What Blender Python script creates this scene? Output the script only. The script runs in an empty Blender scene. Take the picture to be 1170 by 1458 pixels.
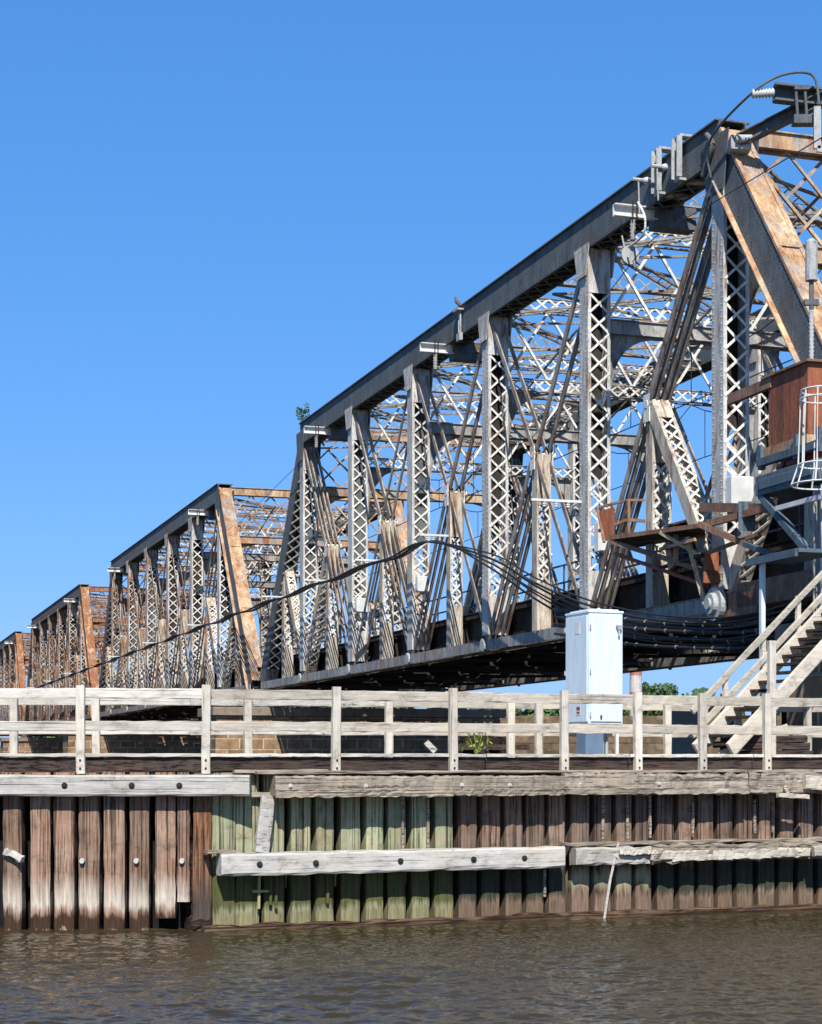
import bpy, math, random
from mathutils import Vector, Matrix
random.seed(7)
R = math.radians
S = bpy.context.scene
C = S.collection
# ------------------------------------------------------------------ camera
cam_d = bpy.data.cameras.new('camera')
cam = bpy.data.objects.new('camera', cam_d); C.objects.link(cam)
cam.location = (0, 0, 2.48); cam.rotation_euler = (R(90), 0, 0)
cam_d.sensor_fit = 'HORIZONTAL'; cam_d.sensor_width = 36
cam_d.lens = 36*2500/1170; cam_d.shift_y = 355/1170; cam_d.clip_end = 5000
S.camera = cam
# ------------------------------------------------------------------ sky and sun
SUN_EL, SUN_AZ = 46, 1          # elevation; azimuth measured right of straight behind the camera
w = bpy.data.worlds.new('World'); S.world = w; w.use_nodes = True
wn = w.node_tree; bg = wn.nodes['Background']
sky = wn.nodes.new('ShaderNodeTexSky'); sky.sky_type = 'NISHITA'; sky.sun_disc = False
sky.sun_elevation = R(SUN_EL); sky.sun_rotation = R(180-SUN_AZ)
sky.altitude = 0; sky.air_density = 1.0; sky.dust_density = 0.3; sky.ozone_density = 3.5
hsv = wn.nodes.new('ShaderNodeHueSaturation'); hsv.inputs['Saturation'].default_value = 1.12
hsv.inputs['Hue'].default_value = 0.497
wn.links.new(sky.outputs[0], hsv.inputs['Color'])
EXPO = .42; SK = .13       # grade the clear sky towards the deep even blue of the photograph
sep = wn.nodes.new('ShaderNodeSeparateColor'); com = wn.nodes.new('ShaderNodeCombineColor'); wn.links.new(hsv.outputs[0], sep.inputs[0])
for i_, (a_, g_) in enumerate(((.399,.706), (.611,.515), (1.052,.446))):
    p_ = wn.nodes.new('ShaderNodeMath'); p_.operation = 'POWER'; p_.inputs[1].default_value = g_
    m_ = wn.nodes.new('ShaderNodeMath'); m_.operation = 'MULTIPLY'; m_.inputs[1].default_value = a_*SK**(g_-1)/2**EXPO
    wn.links.new(sep.outputs[i_], p_.inputs[0]); wn.links.new(p_.outputs[0], m_.inputs[0]); wn.links.new(m_.outputs[0], com.inputs[i_])
tc_ = wn.nodes.new('ShaderNodeTexCoord'); sx_ = wn.nodes.new('ShaderNodeSeparateXYZ'); wn.links.new(tc_.outputs['Generated'], sx_.inputs[0])
rp_ = wn.nodes.new('ShaderNodeValToRGB'); wn.links.new(sx_.outputs[2], rp_.inputs[0])      # a clear sky deepens towards the zenith
rp_.color_ramp.elements[0].position = .40; rp_.color_ramp.elements[0].color = (1,1,1,1); rp_.color_ramp.elements[1].position = .85; rp_.color_ramp.elements[1].color = (.42,.36,.27,1)
mx_ = wn.nodes.new('ShaderNodeMix'); mx_.data_type = 'RGBA'; mx_.blend_type = 'MULTIPLY'; mx_.inputs[0].default_value = 1
wn.links.new(com.outputs[0], mx_.inputs[6]); wn.links.new(rp_.outputs[0], mx_.inputs[7]); wn.links.new(mx_.outputs[2], bg.inputs[0])
bg.inputs[1].default_value = SK
sd = bpy.data.lights.new('sun', 'SUN'); sd.energy = 5.0; sd.angle = R(0.5); sd.color = (1, .955, .88)
so = bpy.data.objects.new('sun', sd); C.objects.link(so)
tosun = Vector((math.sin(R(SUN_AZ))*math.cos(R(SUN_EL)), -math.cos(R(SUN_AZ))*math.cos(R(SUN_EL)), math.sin(R(SUN_EL))))
so.rotation_euler = tosun.to_track_quat('Z', 'Y').to_euler(); so.location = (10, -20, 40)
S.view_settings.view_transform = 'Standard'; S.view_settings.look = 'None'
S.view_settings.exposure = EXPO; S.view_settings.gamma = 1

# ------------------------------------------------------------------ helpers
class MB:
    def __init__(s): s.v = []; s.f = []
    def quad(s, pts):
        n = len(s.v); s.v += [tuple(p) for p in pts]; s.f.append(tuple(range(n, n+len(pts))))
    def hexa(s, a, b):        # a, b: 4-point rings
        n = len(s.v); s.v += [tuple(p) for p in a]+[tuple(p) for p in b]
        for q in ((3,2,1,0),(4,5,6,7),(0,1,5,4),(1,2,6,5),(2,3,7,6),(3,0,4,7)): s.f.append(tuple(n+i for i in q))
    def box(s, c, sz, ax=None):
        c = Vector(c); X, Y, Z = ax if ax else (Vector((1,0,0)), Vector((0,1,0)), Vector((0,0,1)))
        a, b, d = X*sz[0]/2, Y*sz[1]/2, Z*sz[2]/2
        s.hexa([c-a-b-d, c+a-b-d, c+a+b-d, c-a+b-d], [c-a-b+d, c+a-b+d, c+a+b+d, c-a+b+d])
    def beam(s, p0, p1, w, h, up=(0,0,1)):     # w = sideways, h = along up
        p0 = Vector(p0); p1 = Vector(p1); d = (p1-p0).normalized(); up = Vector(up)
        side = d.cross(up)
        if side.length < 1e-5: side = d.cross(Vector((1,0,0)))
        side.normalize(); u = side.cross(d).normalized()
        a, b = side*w/2, u*h/2
        s.hexa([p0-a-b, p0+a-b, p0+a+b, p0-a+b], [p1-a-b, p1+a-b, p1+a+b, p1-a+b])
    def timber(s, p0, p1, w, h, seg=6, j=.01, up=(0,0,1), taper=1.0, ends=0.0):   # rough-sawn beam with a wandering outline
        p0 = Vector(p0); p1 = Vector(p1); d = (p1-p0).normalized(); side = d.cross(Vector(up)).normalized(); u = side.cross(d).normalized()
        prev = None; n0 = len(s.v); m = 8
        ring = [(-1,-.8),(-.85,-1),(.85,-1),(1,-.8),(1,.8),(.85,1),(-.85,1),(-1,.8)]
        for i in range(seg+1):
            t = i/seg; c = p0.lerp(p1, t); k = 1+(taper-1)*t
            if i in (0, seg): c = c + d*random.uniform(-ends, ends)
            c = c+side*random.uniform(-j, j)*.6+u*random.uniform(-j, j)*.6
            for (x, y) in ring:
                s.v.append(tuple(c+side*(x*w/2*k+random.uniform(-j, j))+u*(y*h/2*k+random.uniform(-j, j))))
        for i in range(seg):
            for q in range(m):
                a = n0+i*m+q; b = n0+i*m+(q+1) % m
                s.f.append((a, b, b+m, a+m))
        s.f.append(tuple(n0+q for q in reversed(range(m)))); s.f.append(tuple(n0+seg*m+q for q in range(m)))
    def tube(s, pts, r, n=6, cap=True):
        pts = [Vector(p) for p in pts]; n0 = len(s.v)
        for i, p in enumerate(pts):
            d = (pts[min(i+1, len(pts)-1)]-pts[max(i-1, 0)]).normalized()
            a = d.cross(Vector((0,0,1)))
            if a.length < .05: a = d.cross(Vector((1,0,0)))
            a.normalize(); b = a.cross(d)
            rr = r[i] if isinstance(r, (list, tuple)) else r
            for k in range(n):
                t = 2*math.pi*k/n; s.v.append(tuple(p+a*math.cos(t)*rr+b*math.sin(t)*rr))
        for i in range(len(pts)-1):
            for k in range(n):
                a = n0+i*n+k; b = n0+i*n+(k+1) % n; s.f.append((a, b, b+n, a+n))
        if cap:
            s.f.append(tuple(n0+k for k in reversed(range(n)))); s.f.append(tuple(n0+(len(pts)-1)*n+k for k in range(n)))
    def rivet(s, p, nrm, r=.022, h=.016):
        p = Vector(p); nrm = Vector(nrm).normalized(); a = nrm.cross(Vector((.3,.2,1))).normalized(); b = nrm.cross(a)
        n0 = len(s.v)
        for k in range(5):
            t = 2*math.pi*k/5; s.v.append(tuple(p+(a*math.cos(t)+b*math.sin(t))*r))
        s.v.append(tuple(p+nrm*h))
        for k in range(5): s.f.append((n0+k, n0+(k+1) % 5, n0+5))
    def build(s, name, m, parent=None, smooth=False, bevel=0):
        me = bpy.data.meshes.new(name); me.from_pydata(s.v, [], s.f); me.update()
        if smooth: me.polygons.foreach_set('use_smooth', [True]*len(me.polygons))
        me.materials.append(m)
        o = bpy.data.objects.new(name, me); C.objects.link(o)
        if parent: o.parent = parent
        if bevel:
            b = o.modifiers.new('bevel', 'BEVEL'); b.width = bevel; b.segments = 1; b.limit_method = 'ANGLE'
        return o
def thing(name, label, cat, loc=(0,0,0), rz=0, group=None):
    o = bpy.data.objects.new(name, None); C.objects.link(o); o.location = loc; o.rotation_euler = (0,0,rz)
    o['label'] = label; o['category'] = cat
    if group: o['group'] = group
    return o
def tag(o, label, cat, group=None, kind=None):
    if label: o['label'] = label
    if cat: o['category'] = cat
    if group: o['group'] = group
    if kind: o['kind'] = kind
    return o
def copy_tree(o, parent=None, kids=None):
    if kids is None:
        kids = {}
        for q in C.objects:
            if q.parent: kids.setdefault(q.parent.name, []).append(q)
    c = o.copy(); C.objects.link(c); c.parent = parent
    for ch in kids.get(o.name, []): copy_tree(ch, c, kids)
    return c
def arc(p0, p1, p2, n=10):      # quadratic curve
    p0, p1, p2 = Vector(p0), Vector(p1), Vector(p2)
    return [p0*(1-t)**2+p1*2*t*(1-t)+p2*t*t for t in [i/n for i in range(n+1)]]
def spline(P, n=6):
    P = [Vector(p) for p in P]; out = []
    for i in range(len(P)-1):
        a = P[max(i-1, 0)]; b = P[i]; c = P[i+1]; d = P[min(i+2, len(P)-1)]
        for k in range(n):
            t = k/n; out.append(.5*((2*b)+(c-a)*t+(2*a-5*b+4*c-d)*t*t+(3*b-a-3*c+d)*t**3))
    out.append(P[-1]); return out

# ------------------------------------------------------------------ materials
class NT:
    def __init__(s, name, rough=.8, spec=.3):
        s.m = bpy.data.materials.new(name); s.m.use_nodes = True; s.n = s.m.node_tree
        s.b = s.n.nodes['Principled BSDF']; s.b.inputs['Roughness'].default_value = rough
        s.b.inputs['Specular IOR Level'].default_value = spec
        g = s.n.nodes.new('ShaderNodeNewGeometry'); s.pos = g.outputs['Position']; s.geo = g
    def L(s, a, b): s.n.links.new(a, b)
    def map(s, sc, vec=None, rot=(0,0,0)):
        q = s.n.nodes.new('ShaderNodeMapping')
        if any(rot): q.vector_type = 'TEXTURE'; sc = tuple(1/c for c in sc); rot = tuple(-c for c in rot)      # turn first, then stretch
        q.inputs['Scale'].default_value = sc; q.inputs['Rotation'].default_value = rot
        s.L(vec or s.pos, q.inputs[0]); return q.outputs[0]
    def noise(s, vec, scale=1, detail=5, rough=.6, dist=0):
        q = s.n.nodes.new('ShaderNodeTexNoise'); q.inputs['Scale'].default_value = scale; q.inputs['Detail'].default_value = detail
        q.inputs['Roughness'].default_value = rough; q.inputs['Distortion'].default_value = dist
        s.L(vec, q.inputs['Vector']); return q.outputs['Fac']
    def vor(s, vec, scale, feat='F1'):
        q = s.n.nodes.new('ShaderNodeTexVoronoi'); q.feature = feat; q.inputs['Scale'].default_value = scale
        s.L(vec, q.inputs['Vector']); return q
    def ramp(s, fac, stops, interp='LINEAR'):
        q = s.n.nodes.new('ShaderNodeValToRGB'); q.color_ramp.interpolation = interp; e = q.color_ramp.elements
        while len(e) < len(stops): e.new(.5)
        for i, (p, c) in enumerate(stops):
            e[i].position = p; c = (c, c, c) if isinstance(c, (int, float)) else c; e[i].color = (*c, 1)
        s.L(fac, q.inputs[0]); return q.outputs[0]
    def mix(s, fac, a, b, mode='MIX'):
        q = s.n.nodes.new('ShaderNodeMix'); q.data_type = 'RGBA'; q.blend_type = mode; q.clamp_result = False
        for x, i in ((fac, 0), (a, 6), (b, 7)):
            if isinstance(x, (int, float)): q.inputs[i].default_value = x
            elif isinstance(x, tuple): q.inputs[i].default_value = (*x, 1)
            else: s.L(x, q.inputs[i])
        return q.outputs[2]
    def math(s, op, a, b=0, c=0):
        q = s.n.nodes.new('ShaderNodeMath'); q.operation = op
        for x, i in ((a, 0), (b, 1), (c, 2)):
            if isinstance(x, (int, float)): q.inputs[i].default_value = x
            else: s.L(x, q.inputs[i])
        return q.outputs[0]
    def z(s):
        q = s.n.nodes.new('ShaderNodeSeparateXYZ'); s.L(s.pos, q.inputs[0]); return q.outputs[2]
    def rnd(s):
        q = s.n.nodes.new('ShaderNodeObjectInfo'); return q.outputs['Random']
    def bump(s, h, strength=.4, dist=.02):
        q = s.n.nodes.new('ShaderNodeBump'); q.inputs['Strength'].default_value = strength; q.inputs['Distance'].default_value = dist
        s.L(h, q.inputs['Height']); s.L(q.outputs[0], s.b.inputs['Normal'])
    def out(s, col):
        if isinstance(col, tuple): s.b.inputs['Base Color'].default_value = (*col, 1)
        else: s.L(col, s.b.inputs['Base Color'])
        return s.m
def plain(name, col, rough=.6, var=.15, metal=0):
    t = NT(name, rough); f = t.noise(t.pos, 3, 4)
    d = tuple(c*(1-var*2) for c in col); t.b.inputs['Metallic'].default_value = metal
    return t.out(t.mix(t.ramp(f, [(.3, 0.0), (.7, 1.0)]), d, col))
def steel(name, a, b, rust, lo, hi, streak=(5,5,.7), rough=.75):
    t = NT(name, rough, .25)
    base = t.mix(t.ramp(t.noise(t.map((1.3,1.3,.6)), 1.5, 6, .65), [(.35, 0.0), (.65, 1.0)]), a, b)
    f = t.noise(t.map(streak), 1.2, 8, .72, .6)
    q = t.n.nodes.new('ShaderNodeSeparateXYZ'); t.L(t.pos, q.inputs[0])
    if 'tan' in name: base = t.mix(t.ramp(t.noise(t.map((.9,.9,.5)), 1.1, 6, .7), [(.50, 0.0), (.58, .85)]), base, (.30,.30,.285))      # grey paint still holding
    far = t.n.nodes.new('ShaderNodeMapRange'); far.inputs['From Min'].default_value = 85; far.inputs['From Max'].default_value = 165; far.inputs['To Max'].default_value = .135
    t.L(q.outputs[1], far.inputs[0]); f = t.math('ADD', f, far.outputs[0])       # the spans further off have rusted more
    patch = t.ramp(t.noise(t.pos, .35, 3), [(.42, 0.0), (.62, 1.0)])
    f = t.math('ADD', f, t.math('MULTIPLY', patch, .06))
    r = t.ramp(f, [(lo, 0.0), (hi, 1.0)])
    rc = t.mix(t.noise(t.pos, 7, 4), tuple(c*.35 for c in rust), tuple(c*1.6 for c in rust))
    col = t.mix(r, base, rc)
    pits = t.ramp(t.noise(t.map((11,11,3)), 1, 6, .75), [(.30, .35), (.46, 1.0), (.7, 1.12)])
    col = t.mix(1.0, col, pits, 'MULTIPLY')
    fine = t.ramp(t.noise(t.pos, 30, 3), [(.3, .75), (.6, 1.08)])
    t.bump(t.noise(t.pos, 22, 5), .3, .012)
    return t.out(t.mix(1.0, col, fine, 'MULTIPLY'))
M = {}
M['chord'] = steel('chord_paint', (.08,.095,.105), (.14,.155,.16), (.15,.085,.05), .56, .72, (2.5,2.5,.6))
M['post'] = steel('post_paint', (.62,.61,.57), (.42,.415,.39), (.26,.145,.08), .53, .70)
M['postrust'] = steel('post_paint_rusted', (.62,.56,.46), (.42,.37,.30), (.26,.135,.07), .50, .66)
M['lace'] = steel('lacing_paint', (.78,.76,.70), (.60,.58,.52), (.28,.15,.08), .56, .72, (2,2,2))
M['bar'] = steel('eyebar_paint', (.20,.185,.165), (.42,.38,.32), (.20,.10,.055), .48, .66, (2,2,.5))
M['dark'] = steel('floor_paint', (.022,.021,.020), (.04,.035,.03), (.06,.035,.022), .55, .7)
M['brace'] = steel('bracing_paint', (.18,.185,.185), (.42,.41,.38), (.24,.125,.065), .53, .69)
M['tan'] = steel('tan_rust_paint', (.62,.47,.30), (.44,.27,.145), (.27,.11,.05), .46, .68, (1.7,1.7,.35))
M['rust'] = steel('rust_plate', (.27,.085,.045), (.34,.12,.058), (.15,.06,.035), .45, .7, (5,5,.4))
M['brownrust'] = steel('brown_rust', (.17,.085,.055), (.28,.16,.10), (.34,.24,.17), .52, .7)
M['white'] = plain('white_steel', (.70,.70,.68), .5, .12)
M['grey'] = steel('grey_galvanised', (.42,.43,.42), (.34,.35,.35), (.25,.17,.11), .64, .8)
M['blue'] = steel('blue_grey_paint', (.075,.11,.145), (.10,.145,.18), (.12,.08,.06), .62, .8)
M['porcelain'] = plain('grey_porcelain', (.55,.56,.56), .3, .1)
M['cable'] = plain('black_cable', (.025,.025,.026), .55, .1)
M['tie'] = plain('track_tie_wood', (.05,.042,.035), .9, .3)
M['red'] = plain('red_paint', (.35,.04,.03), .5, .1)
M['bolt'] = plain('bolt_iron', (.03,.026,.024), .7, .2)
M['boltgal'] = plain('bolt_galvanised', (.6,.58,.52), .6, .2)
# cabinet
t = NT('cabinet_paint', .42, .4)
M['cabinet'] = t.out(t.mix(t.ramp(t.noise(t.map((5,5,.6)), 2, 7, .7), [(.45, 0.0), (.85, 1.0)]), (.64,.74,.81), (.44,.50,.52)))
M['cabinet_blue'] = plain('cabinet_plinth_paint', (.14,.21,.31), .5, .1)
# timbers
def wood(name, ca, cb, cc, horiz=True, crack=.6, rot=0, rough=.9, rv=.35, strength=.6):
    t = NT(name, rough, .15)
    sc = (1.1, 9, 14) if horiz else (10, 10, .8)
    v = t.map(sc, rot=(0,0,-rot))
    g = t.noise(v, 2.0, 8, .68, .5)
    g2 = t.noise(t.map((.8,.8,1.5)), 1.6, 4)
    col = t.mix(t.ramp(g, [(.3, 0.0), (.68, 1.0)]), ca, cb)
    col = t.mix(t.ramp(g2, [(.45, 0.0), (.75, 1.0)]), col, cc)
    cs = (.5, 20, 34) if horiz else (34, 34, .45)
    cr = t.ramp(t.noise(t.map(cs, rot=(0,0,-rot)), 1.0, 5, .62, .35), [(1-crack-.06, .22), (1-crack+.05, 1.0)])
    col = t.mix(1.0, col, cr, 'MULTIPLY')
    blot = t.ramp(t.noise(t.map((1.4,1.4,2.2)), 2.0, 7, .75), [(.30, .45), (.45, .95), (.7, 1.15)])
    col = t.mix(1.0, col, blot, 'MULTIPLY')
    r = t.ramp(t.rnd(), [(0, 1-rv), (1, 1+rv*.4)])
    col = t.mix(1.0, col, r, 'MULTIPLY')
    t.bump(t.mix(.5, g, cr), strength, .02)
    t.col = col; return t
M['railwood'] = wood('fence_wood', (.66,.60,.50), (.46,.40,.32), (.52,.44,.32), True, .66, R(10), rv=.22).out
def fin(t, col=None): return t.out(col or t.col)
RA = ((.70,.67,.61), (.41,.38,.33), (.57,.51,.43)); WA = ((.56,.54,.50), (.34,.325,.30), (.46,.42,.36))
for k, a in (('rail', (*RA, True, .64, 0)), ('rail_b', ((.62,.57,.49), (.36,.32,.265), (.52,.45,.36), True, .64, R(21))), ('postw', ((.66,.62,.54), (.44,.40,.34), (.56,.49,.39), False, .66, 0)),
             ('wale', (*WA, True, .62, 0)), ('wale_b', (*WA, True, .62, R(21))), ('wale_old', ((.46,.40,.33), (.17,.14,.11), (.33,.27,.20), True, .56, R(21))),
             ('fascia', ((.085,.062,.052), (.045,.036,.032), (.10,.06,.045), True, .55, R(15))), ('stairw', ((.68,.62,.52), (.46,.41,.34), (.58,.51,.41), True, .66, R(34)))):
    M[k] = fin(wood('wood_'+k, *a, rv=.22))
def pile(name, ca, cb, cc, zones, warp=.22):
    t = wood(name, ca, cb, cc, False, .55, 0, .9, .32)
    zz = t.math('ADD', t.z(), t.math('MULTIPLY', t.math('SUBTRACT', t.noise(t.map((7,7,.9)), 1, 6, .7), .5), warp))
    zz = t.math('DIVIDE', zz, 2.5)
    col = t.col
    for (lo, mid0, mid1, hi, c, amt) in zones:
        f = t.ramp(zz, [(lo/2.5, 0.0), (mid0/2.5, amt), (mid1/2.5, amt), (hi/2.5, 0.0)])
        col = t.mix(f, col, t.mix(1.0, c, t.ramp(t.noise(t.map((16,16,1.2)), 2, 5), [(.3, .55), (.65, 1.15)]), 'MULTIPLY'))
    return t.out(col)
M['pile_red'] = pile('pile_red_brown', (.40,.245,.17), (.20,.125,.09), (.34,.25,.19), [(.28,.38,.44,.85,(.62,.55,.46),.80), (-1,-.5,.20,.27,(.06,.034,.022),1.0)], .45)
M['pile_orange'] = pile('pile_orange', (.42,.19,.09), (.22,.11,.07), (.30,.19,.13), [(-1,-.5,.4,.9,(.08,.06,.05),1.0)])
M['pile_green'] = pile('pile_green', (.42,.43,.27), (.30,.32,.20), (.40,.32,.20), [(.24,.36,.80,.98,(.085,.088,.028),.92), (-1,-.5,.22,.30,(.25,.225,.125),1.0)], .36)  # dark middle band: algae plus painted shadow of the lower beam
M['pile_brown'] = pile('pile_brown', (.36,.225,.16), (.14,.095,.07), (.27,.22,.18), [(.26,.40,.75,1.05,(.045,.05,.034),.95), (-1,-.5,.24,.32,(.18,.125,.085),1.0)], .42)  # dark band mixes wet wood with the lower beam's shadow, painted in
M['pile_pale'] = pile('pile_pale', (.28,.19,.14), (.14,.10,.075), (.20,.155,.12), [(.38,.55,.66,.80,(.40,.37,.22),.75), (-1,-.5,.26,.36,(.22,.15,.11),1.0)], .6)
M['rot'] = fin(wood('wood_rotten', (.10,.07,.05), (.04,.03,.025), (.15,.08,.05), True, .45, R(20)))
M['slime'] = fin(wood('wood_waterline', (.16,.085,.05), (.08,.05,.035), (.20,.14,.09), True, .5, R(20)))
M['back'] = plain('gap_shade_plank', (.012,.010,.009), .95, .3)  # near-black stand-in for the shade between the piles
# stone
def stone(name, ca, cb, mortar):
    t = NT(name, .95, .1)
    q = t.n.nodes.new('ShaderNodeTexBrick'); q.inputs['Scale'].default_value = 1.0
    q.inputs['Brick Width'].default_value = 1.25; q.inputs['Row Height'].default_value = .55; q.inputs['Mortar Size'].default_value = .035
    q.inputs['Color1'].default_value = (*ca, 1); q.inputs['Color2'].default_value = (*cb, 1); q.inputs['Mortar'].default_value = (*mortar, 1)
    tc = t.n.nodes.new('ShaderNodeTexCoord'); sp = t.n.nodes.new('ShaderNodeSeparateXYZ'); t.L(tc.outputs['Object'], sp.inputs[0])
    cb_ = t.n.nodes.new('ShaderNodeCombineXYZ'); t.L(t.math('ADD', sp.outputs[0], sp.outputs[1]), cb_.inputs[0]); t.L(sp.outputs[2], cb_.inputs[1])
    t.L(cb_.outputs[0], q.inputs['Vector'])
    n = t.noise(t.pos, 2.5, 7, .7)
    col = t.mix(1.0, q.outputs['Color'], t.ramp(n, [(.3, .5), (.7, 1.25)]), 'MULTIPLY')
    t.bump(t.math('ADD', q.outputs['Fac'], t.math('MULTIPLY', n, -.8)), -.6, .08)
    return t.out(col)
M['stone'] = stone('brownstone', (.34,.21,.12), (.20,.125,.08), (.50,.42,.30))
M['stone2'] = stone('tan_stone', (.24,.165,.10), (.11,.08,.05), (.15,.115,.08))
M['concrete'] = plain('concrete', (.36,.35,.33), .9, .15)
M['rooftar'] = plain('cap_stone', (.28,.22,.17), .9, .2)
def leafmat(name, a, b):
    t = NT(name, .7, .2); return t.out(t.mix(t.noise(t.pos, .6 if 'wood' in name else 8, 3), a, b))
M['leaf'] = leafmat('woodland_leaves', (.05,.095,.035), (.10,.16,.06))
M['leaf2'] = leafmat('shrub_leaves', (.05,.10,.02), (.10,.17,.03))
M['weed'] = leafmat('weed_leaves', (.16,.22,.04), (.30,.34,.09))
M['bark'] = plain('bark', (.10,.075,.05), .95, .3)
# ------------------------------------------------------------------ bridge frame of reference
BX, BY = 7.588, 43.64
D = Vector((-.3106, .9505, 0)); N = Vector((.9505, .3106, 0))
def BW(s, t, z): return Vector((BX, BY, 0))+D*s+N*t+Vector((0,0,z))
BRZ = math.atan2(D.y, D.x)
Z0 = 5.6
P = 8.23; WT = 10.2; ZT = 17.90; ZB = 6.39; TW = .78
def L(s, t, z): return Vector((s, -t, z-Z0))
def on_plane(px, py, t):       # the point of the vertical plane t = const that lies along a sight line
    k = (px-585)/2500; Y = (t+BX*N.x+BY*N.y)/(k*N.x+N.y)
    return Vector((k*Y, Y, 2.48+(1084-py)/2500*Y))
def at(px, py, Y): return Vector(((px-585)/2500*Y, Y, 2.48+(1084-py)/2500*Y))
# ================================================================== WATER AND LAND
t = NT('river_water', .05, .5)
t.b.inputs['IOR'].default_value = 1.33
v1 = t.map((.55, 1.7, 1)); v2 = t.map((2.4, 5.5, 1))
n1 = t.noise(v1, 1.3, 3, .55, .6); n2 = t.noise(v2, 1.5, 4, .65, .4); n3 = t.noise(t.map((9, 16, 1)), 1, 3, .6)
h = t.math('ADD', t.math('MULTIPLY', n1, .9), t.math('ADD', t.math('MULTIPLY', n2, .32), t.math('MULTIPLY', n3, .16)))
t.bump(h, .6, .03)
M['water'] = t.out(t.mix(t.noise(t.map((.2,.5,1)), 1, 3), (.030,.023,.012), (.046,.036,.020)))
import numpy as np
rg = np.random.default_rng(4)
xs = np.linspace(-10, 12, 900); ys = 12.5+18.5*np.linspace(0, 1, 760)
X_, Y_ = np.meshgrid(xs, ys); H_ = np.zeros_like(X_)
for k_ in range(80):
    wl = .085*10**(rg.random()**1.2); th = rg.normal(0, .55)+math.pi/2+.25; kk = 2*math.pi/wl
    ph = rg.random()*6.28; am = .0066*wl**.92
    env = .65+.35*np.sin(X_*rg.uniform(.2,1.4)+rg.random()*6)*np.sin(Y_*rg.uniform(.3,1.6)+rg.random()*6)
    H_ += am*env*np.sin(kk*(X_*math.cos(th)+Y_*math.sin(th))+ph+.6*np.sin(X_*.9+Y_*1.3+ph))
ex = np.minimum(np.clip((X_+10)/1.0, 0, 1), np.clip((12-X_)/1.0, 0, 1)); ey = np.minimum(np.clip((Y_-12.5)/.8, 0, 1), np.clip((31-Y_)/.8, 0, 1))
H_ *= ex*ey
nx, ny = len(xs), len(ys); co = np.stack([X_, Y_, H_], -1).reshape(-1, 3)
idx = np.arange(nx*ny).reshape(ny, nx)
qd = np.stack([idx[:-1,:-1], idx[:-1,1:], idx[1:,1:], idx[1:,:-1]], -1).reshape(-1, 4)
ext = [(-1500,-60,0),(1500,-60,0),(1500,3000,0),(-1500,3000,0)]; nb = nx*ny; c00, c10, c11, c01 = 0, nx-1, nx*ny-1, nx*(ny-1)
co = np.vstack([co, np.array(ext)]); q2_ = np.array([(nb, nb+1, c10, c00), (nb+1, nb+2, c11, c10), (nb+2, nb+3, c01, c11), (nb+3, nb, c00, c01)])
qd = np.vstack([qd, q2_])
me = bpy.data.meshes.new('water'); me.vertices.add(len(co)); me.vertices.foreach_set('co', co.ravel().astype(np.float32))
me.loops.add(qd.size); me.loops.foreach_set('vertex_index', qd.ravel().astype(np.int32)); me.polygons.add(len(qd)); me.polygons.foreach_set('loop_start', np.arange(0, qd.size, 4, dtype=np.int32))
me.update(calc_edges=True); me.polygons.foreach_set('use_smooth', [True]*len(qd)); me.materials.append(M['water'])
wo = bpy.data.objects.new('water', me); C.objects.link(wo); wo['kind'] = 'structure'
mb = MB()
t = NT('river_bed', 1); mb = MB(); mb.quad([(-1600,-80,-4),(1600,-80,-4),(1600,3100,-4),(-1600,3100,-4)])
tag(mb.build('ground', t.out(t.mix(t.noise(t.pos, .5), (.05,.04,.03), (.08,.065,.05)))), None, None, kind='structure')
# far bank
mb = MB(); rows = []
for j, (y, zz) in enumerate(((330,-.5),(338,1.6),(380,3),(520,6),(900,10),(1500,0))):
    for i in range(41): mb.v.append((-700+i*40, y+random.uniform(-4,4)+8*math.sin(i*.7), zz+random.uniform(-.2,.5)*(j > 0)))
for j in range(5):
    for i in range(40): a = j*41+i; mb.f.append((a, a+1, a+42, a+41))
t = NT('bank_grass', .95); tag(mb.build('far_bank', t.out(t.mix(t.noise(t.pos, .3, 6), (.05,.07,.03), (.16,.13,.08)))), None, None, kind='structure')
def leaves(mb, c, rx, ry, rz, n, size, flat=0):
    for _ in range(n):
        while True:
            q = Vector((random.uniform(-1,1), random.uniform(-1,1), random.uniform(-1,1)))
            if .35 < q.length < 1: break
        p = Vector((c[0]+q.x*rx, c[1]+q.y*ry, c[2]+q.z*rz))
        a = Vector((random.gauss(0,1), random.gauss(0,1), random.gauss(0,1))).normalized(); b = a.cross(Vector((random.gauss(0,1), random.gauss(0,1), random.gauss(0,1)))).normalized()
        s_ = size*random.uniform(.6,1.4)
        mb.quad([p-a*s_, p-b*s_*.6, p+a*s_, p+b*s_*.6])
mb = MB()
for i in range(150):
    x = random.uniform(-150, 160); y = random.uniform(350, 430); hgt = random.uniform(12, 16.5)*(y/390)
    rr = random.uniform(3.5,6)
    for q in range(6): leaves(mb, (x+random.uniform(-2,2), y+random.uniform(-2,2), 3+hgt*random.uniform(.15,.75)), rr*.8, rr*.8, hgt*.22, 60, 1.0)
    mb.tube([(x,y,1),(x,y,hgt*.7)], [.35,.15], 5)
tag(mb.build('woodland', M['leaf']), 'line of green trees along the far bank, seen low beneath the bridge', 'woodland', kind='stuff')
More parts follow.
